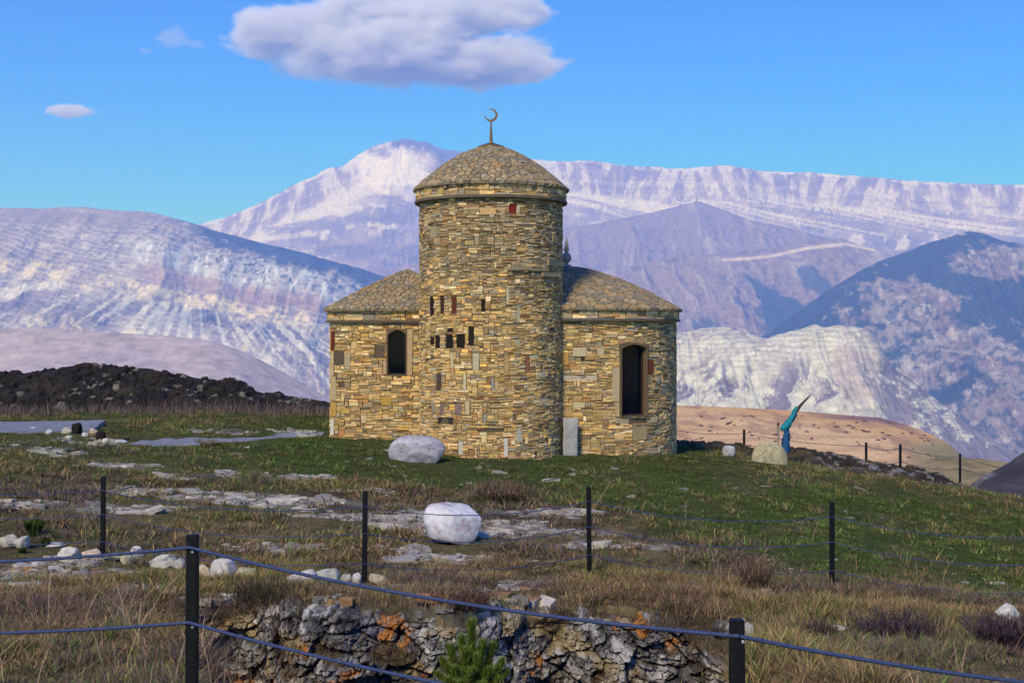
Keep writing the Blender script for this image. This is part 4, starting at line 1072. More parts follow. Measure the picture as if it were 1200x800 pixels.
# ------------------------------------------------------------------ stone ridge at left and outcrop at right
def mound(name, label, crest, Yc, Yf, Yk, zb, pxr, ncol, nrow, amp, colfn, seed):
    px = np.linspace(*pxr, ncol); pyc = np.interp(px, *np.array(crest, float).T)
    X = (px - 600)/F*Yc; Zc = EYE - (pyc - 390)/F*Yc
    t = np.linspace(0, 2, nrow); T, XX = np.meshgrid(t, X, indexing='ij')
    Y = np.where(T < 1, Yf + (Yc - Yf)*T, Yc + (Yk - Yc)*(T - 1))
    g = height(XX, Y, False) - .15
    g = np.where(T > 1.0, height(XX, np.full_like(Y, Yc), False) - 3*(T - 1) - .15, g)
    pr = np.where(T < 1, np.clip(T, 0, 1)**.7, (2 - T))
    Z = g + np.maximum(Zc[None, :] - g, 0)*pr
    P = np.stack([XX, Y, Z], -1).reshape(-1, 3)
    f1, e, cid = cells(P, .6, seed, (1, 1, 1.7)); f1b, eb, cb = cells(P, .22, seed+20, (1, 1, 1.4))
    dd = amp*(.55*(cid - .5) + .3*(cb - .5) - .35*sm(.2, 0, e) + .25*fbm(P[:, 0]*1.2, P[:, 1]*1.2, P[:, 2]*1.2, oct=4, seed=seed+30))
    fade = sm(0, .12, T.ravel())
    P[:, 2] += dd*fade; P[:, 1] -= dd*fade*.6
    C = colfn(P, cid, cb, e, eb)
    o = obj(name, P, [grid_faces(*T.shape)], M_rock, col=C, smooth=False)
    return tag(o, label, kind='structure')
def c_dark(P, cid, cb, e, eb):
    C = np.tile(np.array((.017, .014, .012)), (len(P), 1))*(0.6 + .9*cb[:, None])
    C = mixc(C, (.05,.038,.022), .6*sm(.1, .5, fbm(P[:, 0]*1.1, P[:, 2]*2, oct=4, seed=5)))
    return mixc(C, (.20,.185,.14), .8*(cb > .86)*(fbm(P[:, 0]*.7, P[:, 2]*1.5, oct=3, seed=15) > -.1)*sm(.05, .2, eb))
mound('stone_ridge', 'long dark ridge of heaped stones behind the left grass', [(-500,452),(-200,440),(0,434),(40,433),(70,428),(100,425),(140,426),(165,430),(190,432),(230,443),(275,443),(310,458),(345,464),(385,471),(430,480),(470,490)], 46, 42.5, 51, 0, (-450, 470), 640, 90, .22, c_dark, 401)
def c_out(P, cid, cb, e, eb):
    C = np.tile(np.array((.032, .026, .02)), (len(P), 1))*(0.6 + .8*cb[:, None])
    C = mixc(C, (.085,.068,.032), .75*sm(-.1, .4, fbm(P[:, 0]*.9, P[:, 1]*.9, oct=4, seed=6)))
    return mixc(C, (.26,.25,.24), .7*(cb > .78)*sm(.03, .16, eb)*sm(9.0, 10.2, P[:, 0] + 1.2*fbm(P[:, 0], P[:, 2]*2, oct=3, seed=8)))
mound('rocky_outcrop', 'low dark rocky outcrop on the crest at right', [(760,518),(800,516),(840,517),(860,519),(880,523),(900,523),(925,523),(960,526),(1000,534),(1040,541),(1075,547),(1098,553),(1112,562),(1125,568),(1180,585)], 41, 38.2, 45, 0, (770, 1160), 420, 70, .22, c_out, 431)

# ------------------------------------------------------------------ fences
def tube_path(P, rad, m=8):
    P = np.array(P, float); t = np.gradient(P, axis=0); t /= np.linalg.norm(t, axis=1)[:, None]
    up = np.array([0, 0, 1.0]); a = np.cross(t, up); a /= np.maximum(np.linalg.norm(a, axis=1), 1e-6)[:, None]; b = np.cross(a, t)
    th = np.linspace(0, 2*np.pi, m, endpoint=False)
    rad = np.full(len(P), rad) if np.isscalar(rad) else np.asarray(rad)
    V = (P[:, None] + rad[:, None, None]*(np.cos(th)[None, :, None]*a[:, None] + np.sin(th)[None, :, None]*b[:, None])).reshape(-1, 3)
    n = len(P)
    return V, [grid_faces(n, m, True), np.array([list(range(m))[::-1], [(n-1)*m + i for i in range(m)]])]
def rope(P, rad, twist=38.0, m=10):
    """a laid cable: three strands' ridges winding round it"""
    P = np.array(P, float); t = np.gradient(P, axis=0); t /= np.linalg.norm(t, axis=1)[:, None]
    a = np.cross(t, [0, 0, 1.0]); a /= np.linalg.norm(a, axis=1)[:, None]; b = np.cross(a, t)
    l = np.concatenate([[0], np.cumsum(np.linalg.norm(np.diff(P, axis=0), axis=1))])
    th = np.linspace(0, 2*np.pi, m, endpoint=False)[None, :]
    rr = rad*(1 + .16*np.abs(np.sin(1.5*th + l[:, None]*twist)))
    V = (P[:, None] + (rr*np.cos(th))[..., None]*a[:, None] + (rr*np.sin(th))[..., None]*b[:, None]).reshape(-1, 3)
    return V, [grid_faces(len(P), m, True)]
def catenary(A, B, sag, n=120):
    t = np.linspace(0, 1, n); A = np.array(A); B = np.array(B)
    P = A[None]*(1-t[:, None]) + B[None]*t[:, None]; P[:, 2] -= sag*4*t*(1-t); return P
def post_mesh(x, y, z0, z1, w, lean=0.0, seed=0):
    V, Fc = bev_box(w, w, z1 - z0, w*.12, seed=seed, jit=.0015, sub=5)
    V[:, 0] += (V[:, 2] + (z1-z0)/2)*lean
    return V + np.array([x, y, (z0+z1)/2]), Fc
def fence(name, label, posts, drops, rad, sags, dens=60, twist=38.0, w=.055, bolts=False):
    """posts: (px, top py, Y, lean)"""
    P = []
    for px, ty, Y, ln in posts:
        x = (px - 600)/F*Y; P.append((x, Y, EYE - (ty - 390)/F*Y, ln))
    root = thing(name, label, 'fence', (P[1][0], P[1][1], float(height(P[1][0], P[1][1]))))
    for i, (x, y, zt_, ln) in enumerate(P):
        zg = min(float(height(x, y)) - .25, zt_ - 1.05)
        V, Fc = post_mesh(x, y, zg, zt_, w, ln, i)
        po = obj('post', V, Fc, M_post, root, smooth=False)
        if bolts:
            for d in drops:
                V, Fc = lathe((x + w*.25, y - .5*w), [(.0005, 0), (.0075, 0), (.0075, .004), (.004, .007), (.0005, .007)], 10)
                V = np.stack([V[:, 0], (y - .5*w) - V[:, 2], (zt_ - d - .022) + (V[:, 1] - (y - .5*w))], -1)
                subpart('bolt', V, Fc, M_bolt, po, root.location)
    for k, d in enumerate(drops):
        for i in range(len(P) - 1):
            a, b = P[i], P[i+1]
            A = (a[0], a[1] - .6*w, a[2] - d); B = (b[0], b[1] - .6*w, b[2] - d)
            L = math.dist(A, B)
            V, Fc = rope(catenary(A, B, sags[k], int(max(30, L*dens))), rad, twist)
            obj('cable', V, Fc, M_cable, root, smooth=True)
    return root
fence('near_fence', 'near fence of two thick black posts with heavy blue cables across the foreground', [(-330,640,6.6,0),(224,626,6.0,.006),(865,725,4.7,-.004),(1520,800,4.8,0)], [.055, .405, .76], .0070, [.05, .045, .04], 90, 60.0, .055, True)
fence('middle_fence', 'middle fence of thin black posts with slack thin cables in front of the boulder', [(-260,545,18.5,0),(120,558,17.0,.012),(427,575,15.3,.008),(691,570,16.2,-.01),(975,588,16.2,0),(1275,606,15.0,0)], [.18, .50, .86], .005, [.14, .15, .13], 40, 40.0, .06)
fence('crest_fence', 'far fence of thin posts and wires on the crest right of the chapel', [(780,497,41.0,0),(872,503,41.4,0),(1015,518,41.8,0),(1055,520,40.8,0),(1125,531,47.0,0),(1260,560,50.0,0)], [.12, .55], .008, [.10, .12], 8, 5.0, .075)

# ------------------------------------------------------------------ wrapped figure pole
def loft(P, rx, ry, m=20, cols=None, wob=0.0, seed=0):
    P = np.array(P, float); n = len(P)
    th = np.linspace(0, 2*np.pi, m, endpoint=False)
    f = 1 + wob*np.sin(5*th[None, :] + np.arange(n)[:, None]*.5) + wob*.8*np.sin(9*th[None, :] - np.arange(n)[:, None]*.8)
    V = np.stack([P[:, 0:1] + rx[:, None]*np.cos(th)*f, P[:, 1:2] + ry[:, None]*np.sin(th)*f, P[:, 2:3] + 0*th[None, :]], -1).reshape(-1, 3)
    return V, [grid_faces(n, m, True), np.array([list(range(m))[::-1], [(n-1)*m+i for i in range(m)]])]
Yp = 38.3
def at(px, py): return np.array(W2(px, py, Yp))
fx, fz = (921-600)/F*Yp, EYE - (527-390)/F*Yp
pole = thing('wrapped_pole', 'leaning pole wrapped in blue and turquoise cloth on the crest', 'pole', (fx, Yp, fz))
def seg(name, pts, mat, colr, wob, n=30):
    a = np.array(pts, float); t = np.linspace(0, len(a)-1, n)
    f = [np.interp(t, np.arange(len(a)), a[:, k]) for k in range(3)]
    P = np.stack([at(x_, y_) for x_, y_ in zip(f[0], f[1])]); k = Yp/F
    V, Fc = loft(P, f[2]*k/2, f[2]*k/2*.75, wob=wob)
    return obj(name, V, Fc, mat, pole, col=colr, smooth=True)
seg('lower_cloth', [(921,530,8),(921,522,8.5),(921,514,7.5),(922,505,5.5),(921,501,5)], M_cloth, (.02,.085,.22), .26)
seg('upper_cloth', [(919.5,505,5),(920,501,10),(922,498,10),(926,492,7.5),(930,486,7),(932,480,5),(934,476,3)], M_cloth, (.018,.22,.27), .24)
V, Fc = loft([at(914.5,504.5), at(917,503), at(920,500), at(923,497)], np.array([.01,.05,.09,.06]), np.array([.01,.04,.06,.05]), wob=.1); obj('cloth_fold', V, Fc, M_cloth, pole, col=(.018,.25,.30))
V, Fc = tube_path([at(921,528), at(922,505), at(930,487), at(938,475), at(945,467.5), at(951,462)], np.array([.03,.03,.05,.045,.03,.006]), 10); obj('shaft', V, Fc, M_wood, pole, smooth=True)
st = thing('signpost', 'short pale wooden stake with a dark cap beside the wrapped pole', 'stake', tuple(W2(912, 526, 38.0)))
Yp = 38.0
V, Fc = tube_path([at(912,529), at(912.2,512), at(911.6,499)], np.array([.036,.034,.03]), 8); obj('shaft', V, Fc, M_rock, st, col=(.30,.26,.19))
V, Fc = tube_path([at(911.6,500), at(911.5,497.5), at(913.5,496.5), at(911.3,494.5)], np.array([.036,.05,.02,.012]), 8); obj('cap', V, Fc, M_post, st)
st.name = 'stake'

# ------------------------------------------------------------------ vegetation
def blades(x, y, z, h, w, lean, ang, col, tipmul=1.35, curve=.5, segs=2):
    """one curved, tapering blade per row; the base is rooted at x, y, z"""
    n = len(x); fx_, fy_ = np.cos(ang), np.sin(ang)
    face = ang + np.pi/2 + rng.uniform(-.9, .9, n)
    sx, sy = np.cos(face)*w/2, np.sin(face)*w/2
    Vs = []; Cs = []
    ts = np.linspace(0, 1, segs + 1)
    for t in ts[:-1]:
        d = lean*h*(t*(1-curve) + curve*t*t); zz = h*t*np.sqrt(np.maximum(.15, 1 - (lean*t*.6)**2))
        k = 1 - .45*t
        for sg in (-1, 1):
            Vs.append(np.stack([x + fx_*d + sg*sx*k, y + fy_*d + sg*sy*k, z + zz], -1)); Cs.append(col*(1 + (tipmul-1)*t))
    d = lean*h; zz = h*np.sqrt(np.maximum(.15, 1 - (lean*.6)**2))
    Vs.append(np.stack([x + fx_*d, y + fy_*d, z + zz], -1)); Cs.append(col*tipmul)
    m = len(Vs)
    V = np.stack(Vs, 1).reshape(-1, 3); C = np.stack(Cs, 1).reshape(-1, 3)
    q = np.arange(n)[:, None]*m; Fs = []
    for k in range(segs - 1):
        Fs.append(q + np.array([[2*k, 2*k+1, 2*k+3, 2*k+2]]))
    tri = q + np.array([[2*segs-2, 2*segs-1, 2*segs]])
    return V, ([np.concatenate(Fs)] if Fs else []) + [tri], C
def join(parts):
    V, C, F3, F4, off = [], [], [], [], 0
    for v, f, c in parts:
        V.append(v); C.append(c)
        for a in f: (F3 if a.shape[1] == 3 else F4).append(a + off)
        off += len(v)
    Fq = []
    if F4: Fq.append(np.concatenate(F4))
    if F3: Fq.append(np.concatenate(F3))
    return np.concatenate(V), Fq, np.concatenate(C)
DRYP = np.array([(.19,.122,.056),(.135,.08,.042),(.24,.165,.08),(.085,.05,.03),(.16,.10,.06),(.055,.034,.025),(.115,.062,.042)])
GRNP = np.array([(.050,.090,.016),(.038,.074,.013),(.074,.102,.022),(.033,.060,.013),(.105,.11,.034)])
PURP = np.array([(.085,.055,.058),(.06,.04,.045),(.11,.08,.075)])
def scatter(n, y0, y1, pw):
    t = rng.random(n); Y = (y0**pw + t*(y1**pw - y0**pw))**(1/pw)
    X = rng.uniform(-1, 1, n)*(Y*.42 + 1.6)
    return X, Y
def clump_field(n, y0, y1, pw, per, spread, hs, wid, kind, seed):
    X, Y = scatter(n, y0, y1, pw)
    gm_ = green_mask(X, Y); rk = rock_mask(X, Y); gl = gully(X, Y)
    tuft = fbm(X*1.0, Y*.9, oct=3, seed=seed+1)
    keep = (rng.random(n) > rk*.66) & (gl < .25)
    # keep the building's footprint free
    inb = (np.hypot(X-TC[0], Y-TC[1]) < TR+.05) | (np.hypot(X-RC[0], Y-RC[1]) < RR+.1) | ((np.abs(X-LC[0]) < LH+.04) & (np.abs(Y-LC[1]) < LH+.04))
    keep &= ~inb
    for (rx_, ry_, rw_) in ROCKS:
        keep &= ~((np.abs(X - rx_) < rw_*1.05) & (Y > ry_ - .22 - .02*ry_) & (Y < ry_ + rw_*1.6))
    onp = np.zeros(n, bool)
    for k in range(0, 90, 3): onp |= np.hypot(X - px_[k], Y - py_[k]) < wd_[k]*.95
    keep &= ~onp & ~((X < -10.5) & (X > -15) & (Y > 30.9) & (Y < 33.9))
    if kind == 'green': keep &= rng.random(n) < gm_*1.15
    else: keep &= rng.random(n) < (1.08 - gm_*.9)*(1 - .6*sm(.05, -.35, tuft))
    X, Y, gm_, tuft = X[keep], Y[keep], gm_[keep], tuft[keep]; n = len(X)
    hue = fbm(X*.7, Y*.55, oct=3, seed=seed+2); pur = fbm(X*.6+9, Y*.5, oct=3, seed=seed+3)
    rep = np.repeat(np.arange(n), per); N = len(rep)
    rr = np.sqrt(rng.random(N))*spread*(.6 + .8*rng.random(N)); th = rng.uniform(0, 2*np.pi, N)
    x = X[rep] + rr*np.cos(th); y = Y[rep] + rr*np.sin(th)
    sz = (rng.uniform(.6, 1.4, n)*(1 + 1.5*np.clip(tuft, -.5, 1)))[rep]
    h = hs*sz*rng.uniform(.5, 1.3, N)
    if kind == 'green':
        c = GRNP[rng.integers(0, 5, N)]*(1 + .5*hue[rep])[:, None]
        c = mixc(c, (.11, .09, .04), np.clip(.25 + .5*pur[rep] + .3*rng.random(N) - .25, 0, .8))
    else:
        c = DRYP[np.clip((rng.random(N)*4 + 3.2*(hue[rep]+.35)).astype(int), 0, 6)]
        c = np.where((pur[rep] > .22)[:, None] & (rng.random((N, 1)) < .75), PURP[rng.integers(0, 3, N)], c)
        c = np.where((rng.random((N, 1)) < (.08 + .5*gm_[rep] + .25*(hue[rep] < -.1))[:, None]), GRNP[rng.integers(0, 5, N)]*1.25, c)
    if kind == 'dry': c = c*np.array([1.36, 1.40, 1.22])
    c = c*(rng.uniform(.75, 1.2, (N, 1)) if kind == 'green' else rng.uniform(.6, 1.4, (N, 1)))
    z = height(x, y) - .01
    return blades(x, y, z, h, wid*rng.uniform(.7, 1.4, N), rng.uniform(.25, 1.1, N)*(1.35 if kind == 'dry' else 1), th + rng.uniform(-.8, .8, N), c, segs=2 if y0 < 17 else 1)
turf = join([clump_field(17000, 17, 40, 1.3, 26, .11, .045, .015, 'green', 501), clump_field(3000, 12, 18, 1.6, 30, .10, .05, .010, 'green', 505)])
tag(obj('grass', turf[0], turf[1], M_blade, col=np.clip(turf[2], .004, .6)), 'short dark green turf around the chapel', 'grass', kind='stuff')
dry = join([clump_field(11000, 16.5, 41, 1.25, 22, .12, .085, .012, 'dry', 521), clump_field(10500, 7.2, 17, 1.3, 42, .10, .085, .0062, 'dry', 525)])
tag(obj('dry_grass', dry[0], dry[1], M_blade, col=np.clip(dry[2], .004, .6)), 'brown and straw coloured dry grass over the hilltop', 'dry grass', kind='stuff')

# tall tangled stalks: at the lower left, along the stone ridge, and here and there
def stalks(X, Y, h, w, lean, pal, mul=1.0, curve=.6, segs=4):
    n = len(X); c = np.array(pal)[rng.integers(0, len(pal), n)]*rng.uniform(.7, 1.3, (n, 1))*mul
    return blades(X, Y, height(X, Y) + 1.35*gully(X, Y) - .02, h, w, lean, rng.uniform(0, 2*np.pi, n), c, 1.1, curve, segs)
STR = [(.27,.165,.085),(.17,.10,.06),(.115,.07,.055),(.33,.235,.13),(.085,.052,.042),(.13,.07,.05)]
n = 5200; yy = rng.uniform(7.2, 12.2, n); xx = -rng.uniform(1.25, 5.6, n)*(yy/10)
k = (gully(xx, yy) < .1) & (rng.random(n) < .35 + .65*sm(-.3, .3, fbm(xx*.9, yy*.9, oct=3, seed=3)))
p1 = stalks(xx[k], yy[k], rng.uniform(.08, .34, k.sum()), .0045, rng.uniform(.2, 1.6, k.sum()), STR)
n = 70; yy = rng.uniform(7.4, 11.0, n); xx = -rng.uniform(1.5, 4.6, n)*(yy/10); k = gully(xx, yy) < .1
p2 = stalks(xx[k], yy[k], rng.uniform(.35, .62, k.sum()), .0065, rng.uniform(.15, .9, k.sum()), [(.42,.33,.2),(.36,.26,.15)], curve=.8)
n = 5200; xx = rng.uniform(-21, -4.6, n); yy = rng.uniform(39.5, 42.8, n)
p3 = stalks(xx, yy, rng.uniform(.1, .5, n)*(.6 + .8*np.clip(fbm(xx*.6, yy*.6, oct=3, seed=13)+.3, 0, 1)), .016, rng.uniform(.05, .7, n), [(.15,.105,.09),(.11,.08,.075),(.19,.14,.10),(.09,.065,.06)], segs=2)
n = 2600; xx = rng.uniform(.8, 5.4, n); yy = rng.uniform(8, 17, n); k = (gully(xx, yy) < .1) & (fbm(xx*.8, yy*.7, oct=3, seed=17) > .02)
p4 = stalks(xx[k], yy[k], rng.uniform(.1, .36, k.sum()), .0055, rng.uniform(.1, .9, k.sum()), STR)
n = 900; xx = rng.uniform(-8, 9, n); yy = rng.uniform(14, 30, n); k = (rock_mask(xx, yy) < .3) & (green_mask(xx, yy) < .6)
p5 = stalks(xx[k], yy[k], rng.uniform(.1, .4, k.sum()), .008, rng.uniform(.1, .8, k.sum()), STR, segs=2)
n = 5200; xx = rng.uniform(-3.5, 2.2, n); yy = lip_y(xx) + rng.uniform(.02, 1.1, n); k = fbm(xx*1.6, yy*2, oct=2, seed=19) > -.05
p6 = stalks(xx[k], yy[k], rng.uniform(.06, .25, k.sum()), .005, rng.uniform(.3, 1.4, k.sum()), STR)
ii = rng.integers(0, len(P_face), 60000); q_ = P_face[ii]
k = ((earth[ii] > .45) | (fbm(q_[:, 0]*1.9, q_[:, 2]*2.6, oct=3, seed=23) > .25)) & (q_[:, 1] < lip_y(q_[:, 0]) + .3)
q_ = q_[k][:9000]; n = len(q_)
p7 = blades(q_[:, 0], q_[:, 1] - .005, q_[:, 2] - .01, rng.uniform(.05, .2, n), np.full(n, .0052), rng.uniform(.4, 1.4, n), rng.uniform(-2.8, -.3, n), np.array(STR + [(.06,.07,.02)])[rng.integers(0, 6, n)]*rng.uniform(.8, 1.7, (n, 1)), 1.1, .6, 3)
tg = join([p1, p2, p3, p4, p5, p6, p7])
tag(obj('dry_stalks', tg[0], tg[1], M_blade, col=np.clip(tg[2], .004, .7)), 'tangled pale dead stalks standing over the dry grass', 'dry stalks', kind='stuff')

# flat limestone fragments
def slabs(n, seed):
    r = np.random.default_rng(seed); V, C, Fq4, FqN, off = [], [], [], {}, 0
    X0 = np.array([e[0] for e in _ellips]); wgt = np.array([e[2]*e[3]*e[4]/e[1]**.8 for e in _ellips]); wgt /= wgt.sum()
    pick = r.choice(len(_ellips), n, p=wgt)
    th = r.uniform(0, 2*np.pi, n); rad = np.sqrt(r.random(n))*1.05
    E = np.array(_ellips); cx_ = E[pick, 0] + rad*np.cos(th)*E[pick, 2]; cy_ = E[pick, 1] + rad*np.sin(th)*E[pick, 3]
    keep = (gully(cx_, cy_) < .1) & (rock_mask(cx_, cy_) > .12) & (fbm(cx_*1.6, cy_*1.1, oct=3, seed=603) > -.12)
    cx_, cy_, pick = cx_[keep], cy_[keep], pick[keep]
    nx_ = 170; ex = r.uniform(-9, 9, nx_); ey = r.uniform(13.5, 32, nx_); ok_ = (np.abs(ex) < ey*.45) & (np.hypot(ex-TC[0], ey-TC[1]) > TR+.4) & (ey < 31.5)
    cx_ = np.concatenate([cx_, ex[ok_]]); cy_ = np.concatenate([cy_, ey[ok_]]); pick = np.concatenate([pick, np.zeros(ok_.sum(), int)])
    zz = height(cx_, cy_)
    big = E[pick, 4]
    for i in range(len(cx_)):
        k = int(r.integers(5, 9)); s = float(np.clip(r.lognormal(-2.95, .65), .025, .34))*(.75 if cy_[i] < 17 else 1.1)
        a = np.sort(r.uniform(0, 2*np.pi, k)) + 0; q = s*r.uniform(.65, 1.15, k); asp = r.uniform(.5, .9); ro = r.normal(0, .4)
        lx, ly_ = q*np.cos(a), q*np.sin(a)*asp
        px2, py2 = lx*math.cos(ro) - ly_*math.sin(ro), lx*math.sin(ro) + ly_*math.cos(ro)
        hgt = min(.035, s*r.uniform(.06, .22)); tx, ty = r.normal(0, .12, 2)
        for f, zo in ((1.0, -.05), (1.0, hgt*.7), (.86, hgt)):
            V.append(np.stack([cx_[i] + px2*f, cy_[i] + py2*f, zz[i] + zo + px2*tx + py2*ty + r.uniform(-.1, .1, k)*hgt], -1))
        col = np.array([(.37,.34,.29),(.28,.26,.23),(.44,.40,.33),(.22,.20,.175),(.36,.32,.25),(.28,.275,.23)])[r.integers(0, 6)]*r.uniform(.55, 1.3)
        if cy_[i] < 16.5 and r.random() < .16: col = np.array((.36,.2,.085))*r.uniform(.7, 1.1)
        C.append(np.tile(col, (3*k, 1)))
        j = np.arange(k); j2 = (j+1) % k
        for L in (0, 1): Fq4.append(np.stack([off+L*k+j, off+L*k+j2, off+(L+1)*k+j2, off+(L+1)*k+j], -1))
        FqN.setdefault(k, []).append(off + 2*k + j); off += 3*k
    return np.concatenate(V), [np.concatenate(Fq4)] + [np.array(v) for v in FqN.values()], np.concatenate(C)
V, Fc, C = slabs(11000, 601)
tag(obj('rock_rubble', V, Fc, M_rock, col=C), 'broken flat pieces of pale limestone lying in the turf', 'rubble', kind='stuff')

# shrubs: twigs fanning from one root
def twig_shrub(name, label, cat, px, py, wpx, hpx, pal, seed, n=520, wid=.006, group=None, up=.6):
    global rng
    X, Y, Z = hit(px, py); w_, h_ = wpx/F*Y, hpx/F*Y
    r = np.random.default_rng(seed)
    root = thing(name, label, cat, (X, Y, Z), group)
    n0 = n//5
    a = r.uniform(0, 2*np.pi, n0); q = np.sqrt(r.random(n0))
    bx_, by_ = X + q*np.cos(a)*w_*.22, Y + q*np.sin(a)*w_*.22
    c = np.array(pal)[r.integers(0, len(pal), n0)]*.7
    V, Fq, C = blades(bx_, by_, np.full(n0, Z - .03), h_*r.uniform(.6, 1.0, n0), np.full(n0, wid*1.6), q*w_*.5/h_*r.uniform(.6, 1.2, n0), a, c, 1.0, .3, 4)
    obj('stems', V, Fq, M_blade, root, col=np.clip(C, .004, .6))
    k = r.integers(0, n0, n); t = r.uniform(.15, .95, n); ln = q[k]*w_*.5
    tx, ty = bx_[k] + np.cos(a[k])*ln*t, by_[k] + np.sin(a[k])*ln*t; tz = Z + h_*t*(1 - .25*q[k])*.85
    c = np.array(pal)[r.integers(0, len(pal), n)]*r.uniform(.6, 1.4, (n, 1))
    V, Fq, C = blades(tx, ty, tz, h_*r.uniform(.12, .4, n), np.full(n, wid), r.uniform(.1, 1.2, n)/up*.6, r.uniform(0, 2*np.pi, n), c, 1.15, .5, 2)
    obj('twigs', V, Fq, M_blade, root, col=np.clip(C, .004, .6))
    return root
HEA = [(.075,.048,.06),(.055,.038,.05),(.10,.07,.075),(.045,.032,.036)]
DRB = [(.19,.12,.075),(.14,.085,.06),(.24,.165,.10),(.10,.065,.05)]
twig_shrub('shrub', 'purple heather shrub over the pale rocks at lower right', 'shrub', 1050, 748, 95, 34, HEA, 1, 1500, .006)
twig_shrub('shrub', 'dark purple shrub below the round white stone at the right edge', 'shrub', 1172, 756, 72, 40, HEA, 2, 1400, .006)
twig_shrub('shrub', 'reddish brown dry bush on the turf behind the large white boulder', 'shrub', 588, 588, 70, 28, DRB, 3, 1300, .010)
twig_shrub('shrub', 'brown dry bush left of the right middle post on straw grass', 'shrub', 886, 690, 38, 38, DRB, 4, 700, .006)
twig_shrub('shrub', 'low reddish heather patch on the ledge above the orange lichen', 'shrub', 545, 712, 72, 20, [(.10,.05,.04),(.07,.04,.035),(.13,.07,.05)], 5, 1300, .006)
twig_shrub('shrub', 'small dark heather tuft left of the purple shrubs', 'shrub', 962, 746, 30, 22, HEA + DRB[:1], 6, 500, .006)
GRS = [(.05,.075,.012),(.035,.06,.012),(.075,.09,.02),(.03,.045,.012)]
twig_shrub('shrub', 'small olive green juniper bush left of the thin left post', 'shrub', 40, 628, 20, 22, GRS, 7, 700, .012)
twig_shrub('shrub', 'low dark green juniper sprig beside the pale stones at left', 'shrub', 53, 640, 12, 12, GRS, 8, 400, .010)
twig_shrub('shrub', 'tiny green juniper hugging the two leftmost stones', 'shrub', 26, 648, 10, 9, GRS, 9, 300, .010)
twig_shrub('shrub', 'dark brown tangled shrub over the left end of the rock face', 'shrub', 318, 752, 80, 62, [(.045,.04,.028),(.03,.026,.02),(.065,.05,.04),(.035,.045,.016)], 10, 1700, .006)
twig_shrub('shrub', 'straw tuft growing from the bottom of the rock face beside the sapling', 'shrub', 612, 800, 40, 60, DRB + [(.3,.22,.1)], 12, 500, .005, up=1.2)
twig_shrub('shrub', 'pale curled straw heap in the grass by the grey path', 'shrub', 243, 523, 22, 11, [(.32,.25,.15),(.24,.18,.11)], 13, 300, .012)

# single tall dead stems
def stem(label, px, py, x2, y2, seed, wid=.008):
    X, Y, Z = hit(px, py); tip = np.array(W2(x2, y2, Y))
    t = np.linspace(0, 1, 14); bend = np.sin(t*math.pi)*.02
    P = np.stack([X + (tip[0]-X)*t + bend, Y + .02*np.sin(t*5), Z - .03 + (tip[2]-Z)*t], -1)
    V, Fc = tube_path(P, np.linspace(wid, wid*.35, 14)*.6, 6)
    parts = [(V, Fc[:1], np.tile((.33,.255,.155), (len(V), 1)))]
    r = np.random.default_rng(seed)
    for k in range(5):
        b = P[int(r.integers(6, 13))]; d = np.array([r.uniform(-.06, .06), r.uniform(-.03, .03), r.uniform(.03, .09)])
        q, f = tube_path(np.stack([b, b + d*.5 + [0, 0, -.004], b + d]), np.array([wid*.3, wid*.25, wid*.12]), 5); parts.append((q, f[:1], np.tile((.30,.23,.14), (len(q), 1))))
    V, Fq, C = join(parts)
    return tag(obj('dead_stem', V, Fq, M_blade, origin=(X, Y, Z), col=C), label, 'dead stem', 'single tall dead stems')
stem('tall pale dead stem leaning right beside the middle fence post nearest the boulder', 697, 590, 716, 561, 1, .012)
stem('thin pale upright stem left of the thin left post', 99, 662, 99, 600, 2, .009)
stem('faint grey stem just right of the thin left post', 133, 664, 134, 606, 3, .007)
stem('leaning seeded stem over the gully right of the thick left post', 297, 742, 318, 682, 4, .008)
stem('dead stem curving up beside the right purple shrub', 1096, 756, 1113, 702, 5, .008)
stem('pale twin stem left of the right middle post', 951, 634, 958, 602, 6, .010)
stem('pale upright stem on the turf right of the fence post nearest the boulder', 803, 607, 803, 585, 7, .010)
stem('dead stem standing on the lower left slope beside the thick left post', 290, 800, 297, 735, 8, .006)

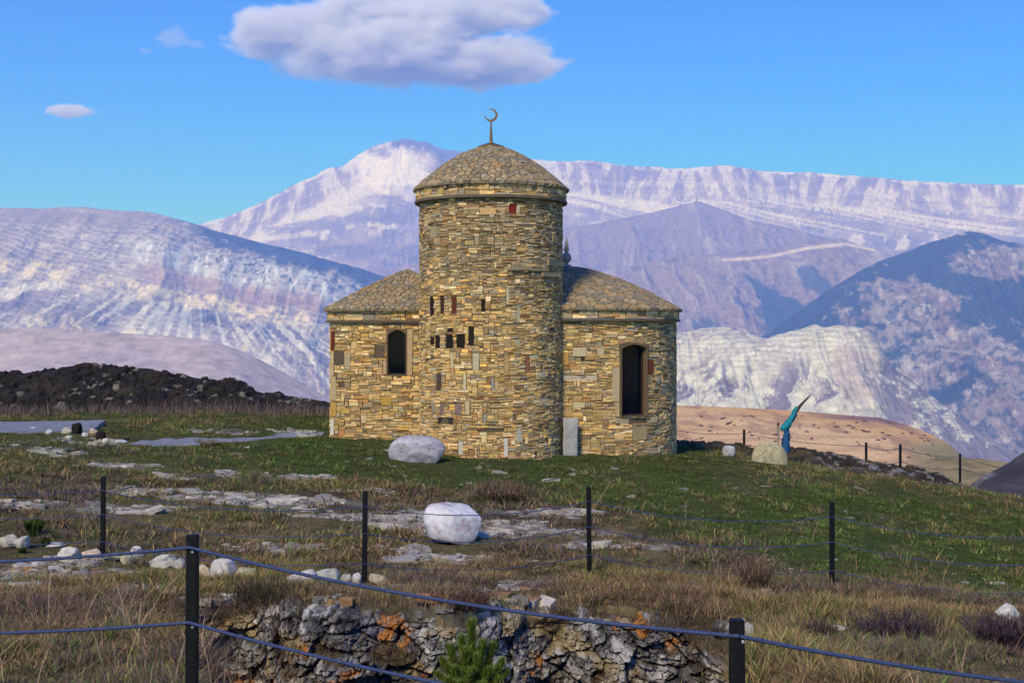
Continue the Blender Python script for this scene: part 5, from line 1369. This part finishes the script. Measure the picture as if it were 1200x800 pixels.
# pine sapling in the gully
X, Yp2 = (553-600)/F*11.3, 11.3
Zb2 = EYE - (806-390)/F*Yp2
k_ = Yp2/F
pine = thing('pine_sapling', 'young green pine sapling in front of the lichen covered rock face', 'tree', (X, Yp2, float(height(X, Yp2))))
Zg = float(height(X, Yp2))
V, Fc = tube_path([(X, Yp2, Zg - .05), (X+.01, Yp2, (Zg+Zb2)/2), (X, Yp2, Zb2 + 30*k_), (X+.005, Yp2, Zb2 + 74*k_)], np.array([.022,.02,.014,.005]), 8)
obj('trunk', V, Fc, M_rock, pine, col=(.09,.06,.035), smooth=True)
r = np.random.default_rng(77); parts = []
for dx, y_top, y_bot, rad, dy in ((0,724,806,9,0),(-13,744,806,9,.05),(12,746,806,9,-.06),(-26,752,808,9,-.03),(25,752,808,9,.05),(-36,770,810,8,.06),(36,768,810,8,-.04),(-7,752,806,9,-.16),(8,758,806,9,-.18),(-20,772,810,9,-.2),(20,774,810,9,-.2),(-30,786,812,8,-.15),(31,786,812,8,-.16),(0,772,810,9,-.26),(-42,784,812,7,0),(43,782,812,7,0),(-12,786,812,9,-.28),(14,788,812,9,-.28)):
    bx0 = X + dx*k_*.25; bz0 = Zb2 + 4*k_ - .06
    tx0, tz0 = X + dx*k_, EYE - (y_top + 6 - 390)/F*Yp2
    n = int(26*(y_bot - y_top))
    t = r.random(n)**.75
    bx_ = bx0 + (tx0 - bx0)*t**.7 + r.normal(0, .012, n); by_ = Yp2 + dy*t**.7 + r.normal(0, .012, n); bz_ = bz0 + (tz0 - bz0)*t
    c = np.array([(.085,.125,.014),(.06,.10,.012),(.115,.15,.02),(.04,.07,.01)])[r.integers(0, 4, n)]*r.uniform(.6, 1.35, (n, 1))
    parts.append(blades(bx_, by_, bz_, rad*k_*r.uniform(.7, 1.25, n), np.full(n, .0045), r.uniform(.35, 1.35, n)*(1.1 - .5*t), r.uniform(0, 2*np.pi, n), c*1.4, 1.25, .25, 2))
    q, f = tube_path(np.stack([(bx0, Yp2, bz0), (bx0 + (tx0-bx0)*.62, Yp2 + dy*.62, bz0 + (tz0-bz0)*.5), (tx0, Yp2 + dy, tz0)]), np.array([.008, .006, .003]), 6)
    parts.append((q, f[:1], np.tile((.12,.085,.04), (len(q), 1))))
V, Fq, C = join(parts)
obj('crown', V, Fq, M_needle, pine, col=C)

# bushes dotted over the orange hillside: one, copied
def orange_hit(px, py):
    # walk the ray down to the hillside mesh
    d = Vector(((px-600)/F, 1, -(py-390)/F)).normalized()
    ok, loc, nrm, idx = _hill.ray_cast(Vector((0, 0, EYE)), d)
    return loc if ok else None
_hill = bpy.data.objects['orange_hillside']
V, Fq = rock_shape(900, 3, 5, .35, box=0)
r = np.random.default_rng(5)
n = 420; d = r.normal(size=(n, 3)); d /= np.linalg.norm(d, axis=1)[:, None]; d[:, 2] = np.abs(d[:, 2]); rr = r.uniform(.45, 1.0, (n, 1))
pts_ = d*rr*np.array([1, 1, .75])
s_ = r.uniform(.10, .22, n)
t1 = r.normal(size=(n, 3)); t1 /= np.linalg.norm(t1, axis=1)[:, None]; t2 = np.cross(t1, d)
Vb = np.stack([pts_ - t1*s_[:, None], pts_ + t1*s_[:, None], pts_ + t2*s_[:, None]*1.3], 1).reshape(-1, 3)
Cb = np.repeat(np.array([(.10,.062,.06),(.075,.05,.055),(.13,.08,.06)])[r.integers(0, 3, n)], 3, 0)
me_b = make_mesh('hillside_bush', Vb, [np.arange(3*n).reshape(-1, 3)], Cb)
me_b.materials.append(M_blade)
proto = None; cnt = 0
while cnt < 150:
    px = float(r.uniform(800, 1105)); py = float(r.uniform(484, 545))
    if r.random() > .35 + .65*(py - 484)/60 or (920 < px < 1000 and py > 515): continue
    L = orange_hit(px, py)
    if L is None: continue
    if proto is None: proto = bpy.data.objects.new('hillside_bush', me_b); o = proto
    else: o = proto.copy()
    COL.objects.link(o)
    o.location = (L.x, L.y, L.z - .1); sc_ = float(r.uniform(.8, 2.4))*L.y/F*1.1
    o.scale = (sc_*1.25, sc_*1.25, sc_*.9); o.rotation_euler = (0, 0, float(r.uniform(0, 6)))
    tag(o, 'small dark bush dotted on the bare orange hillside', 'bush', 'bushes on the orange hillside'); cnt += 1
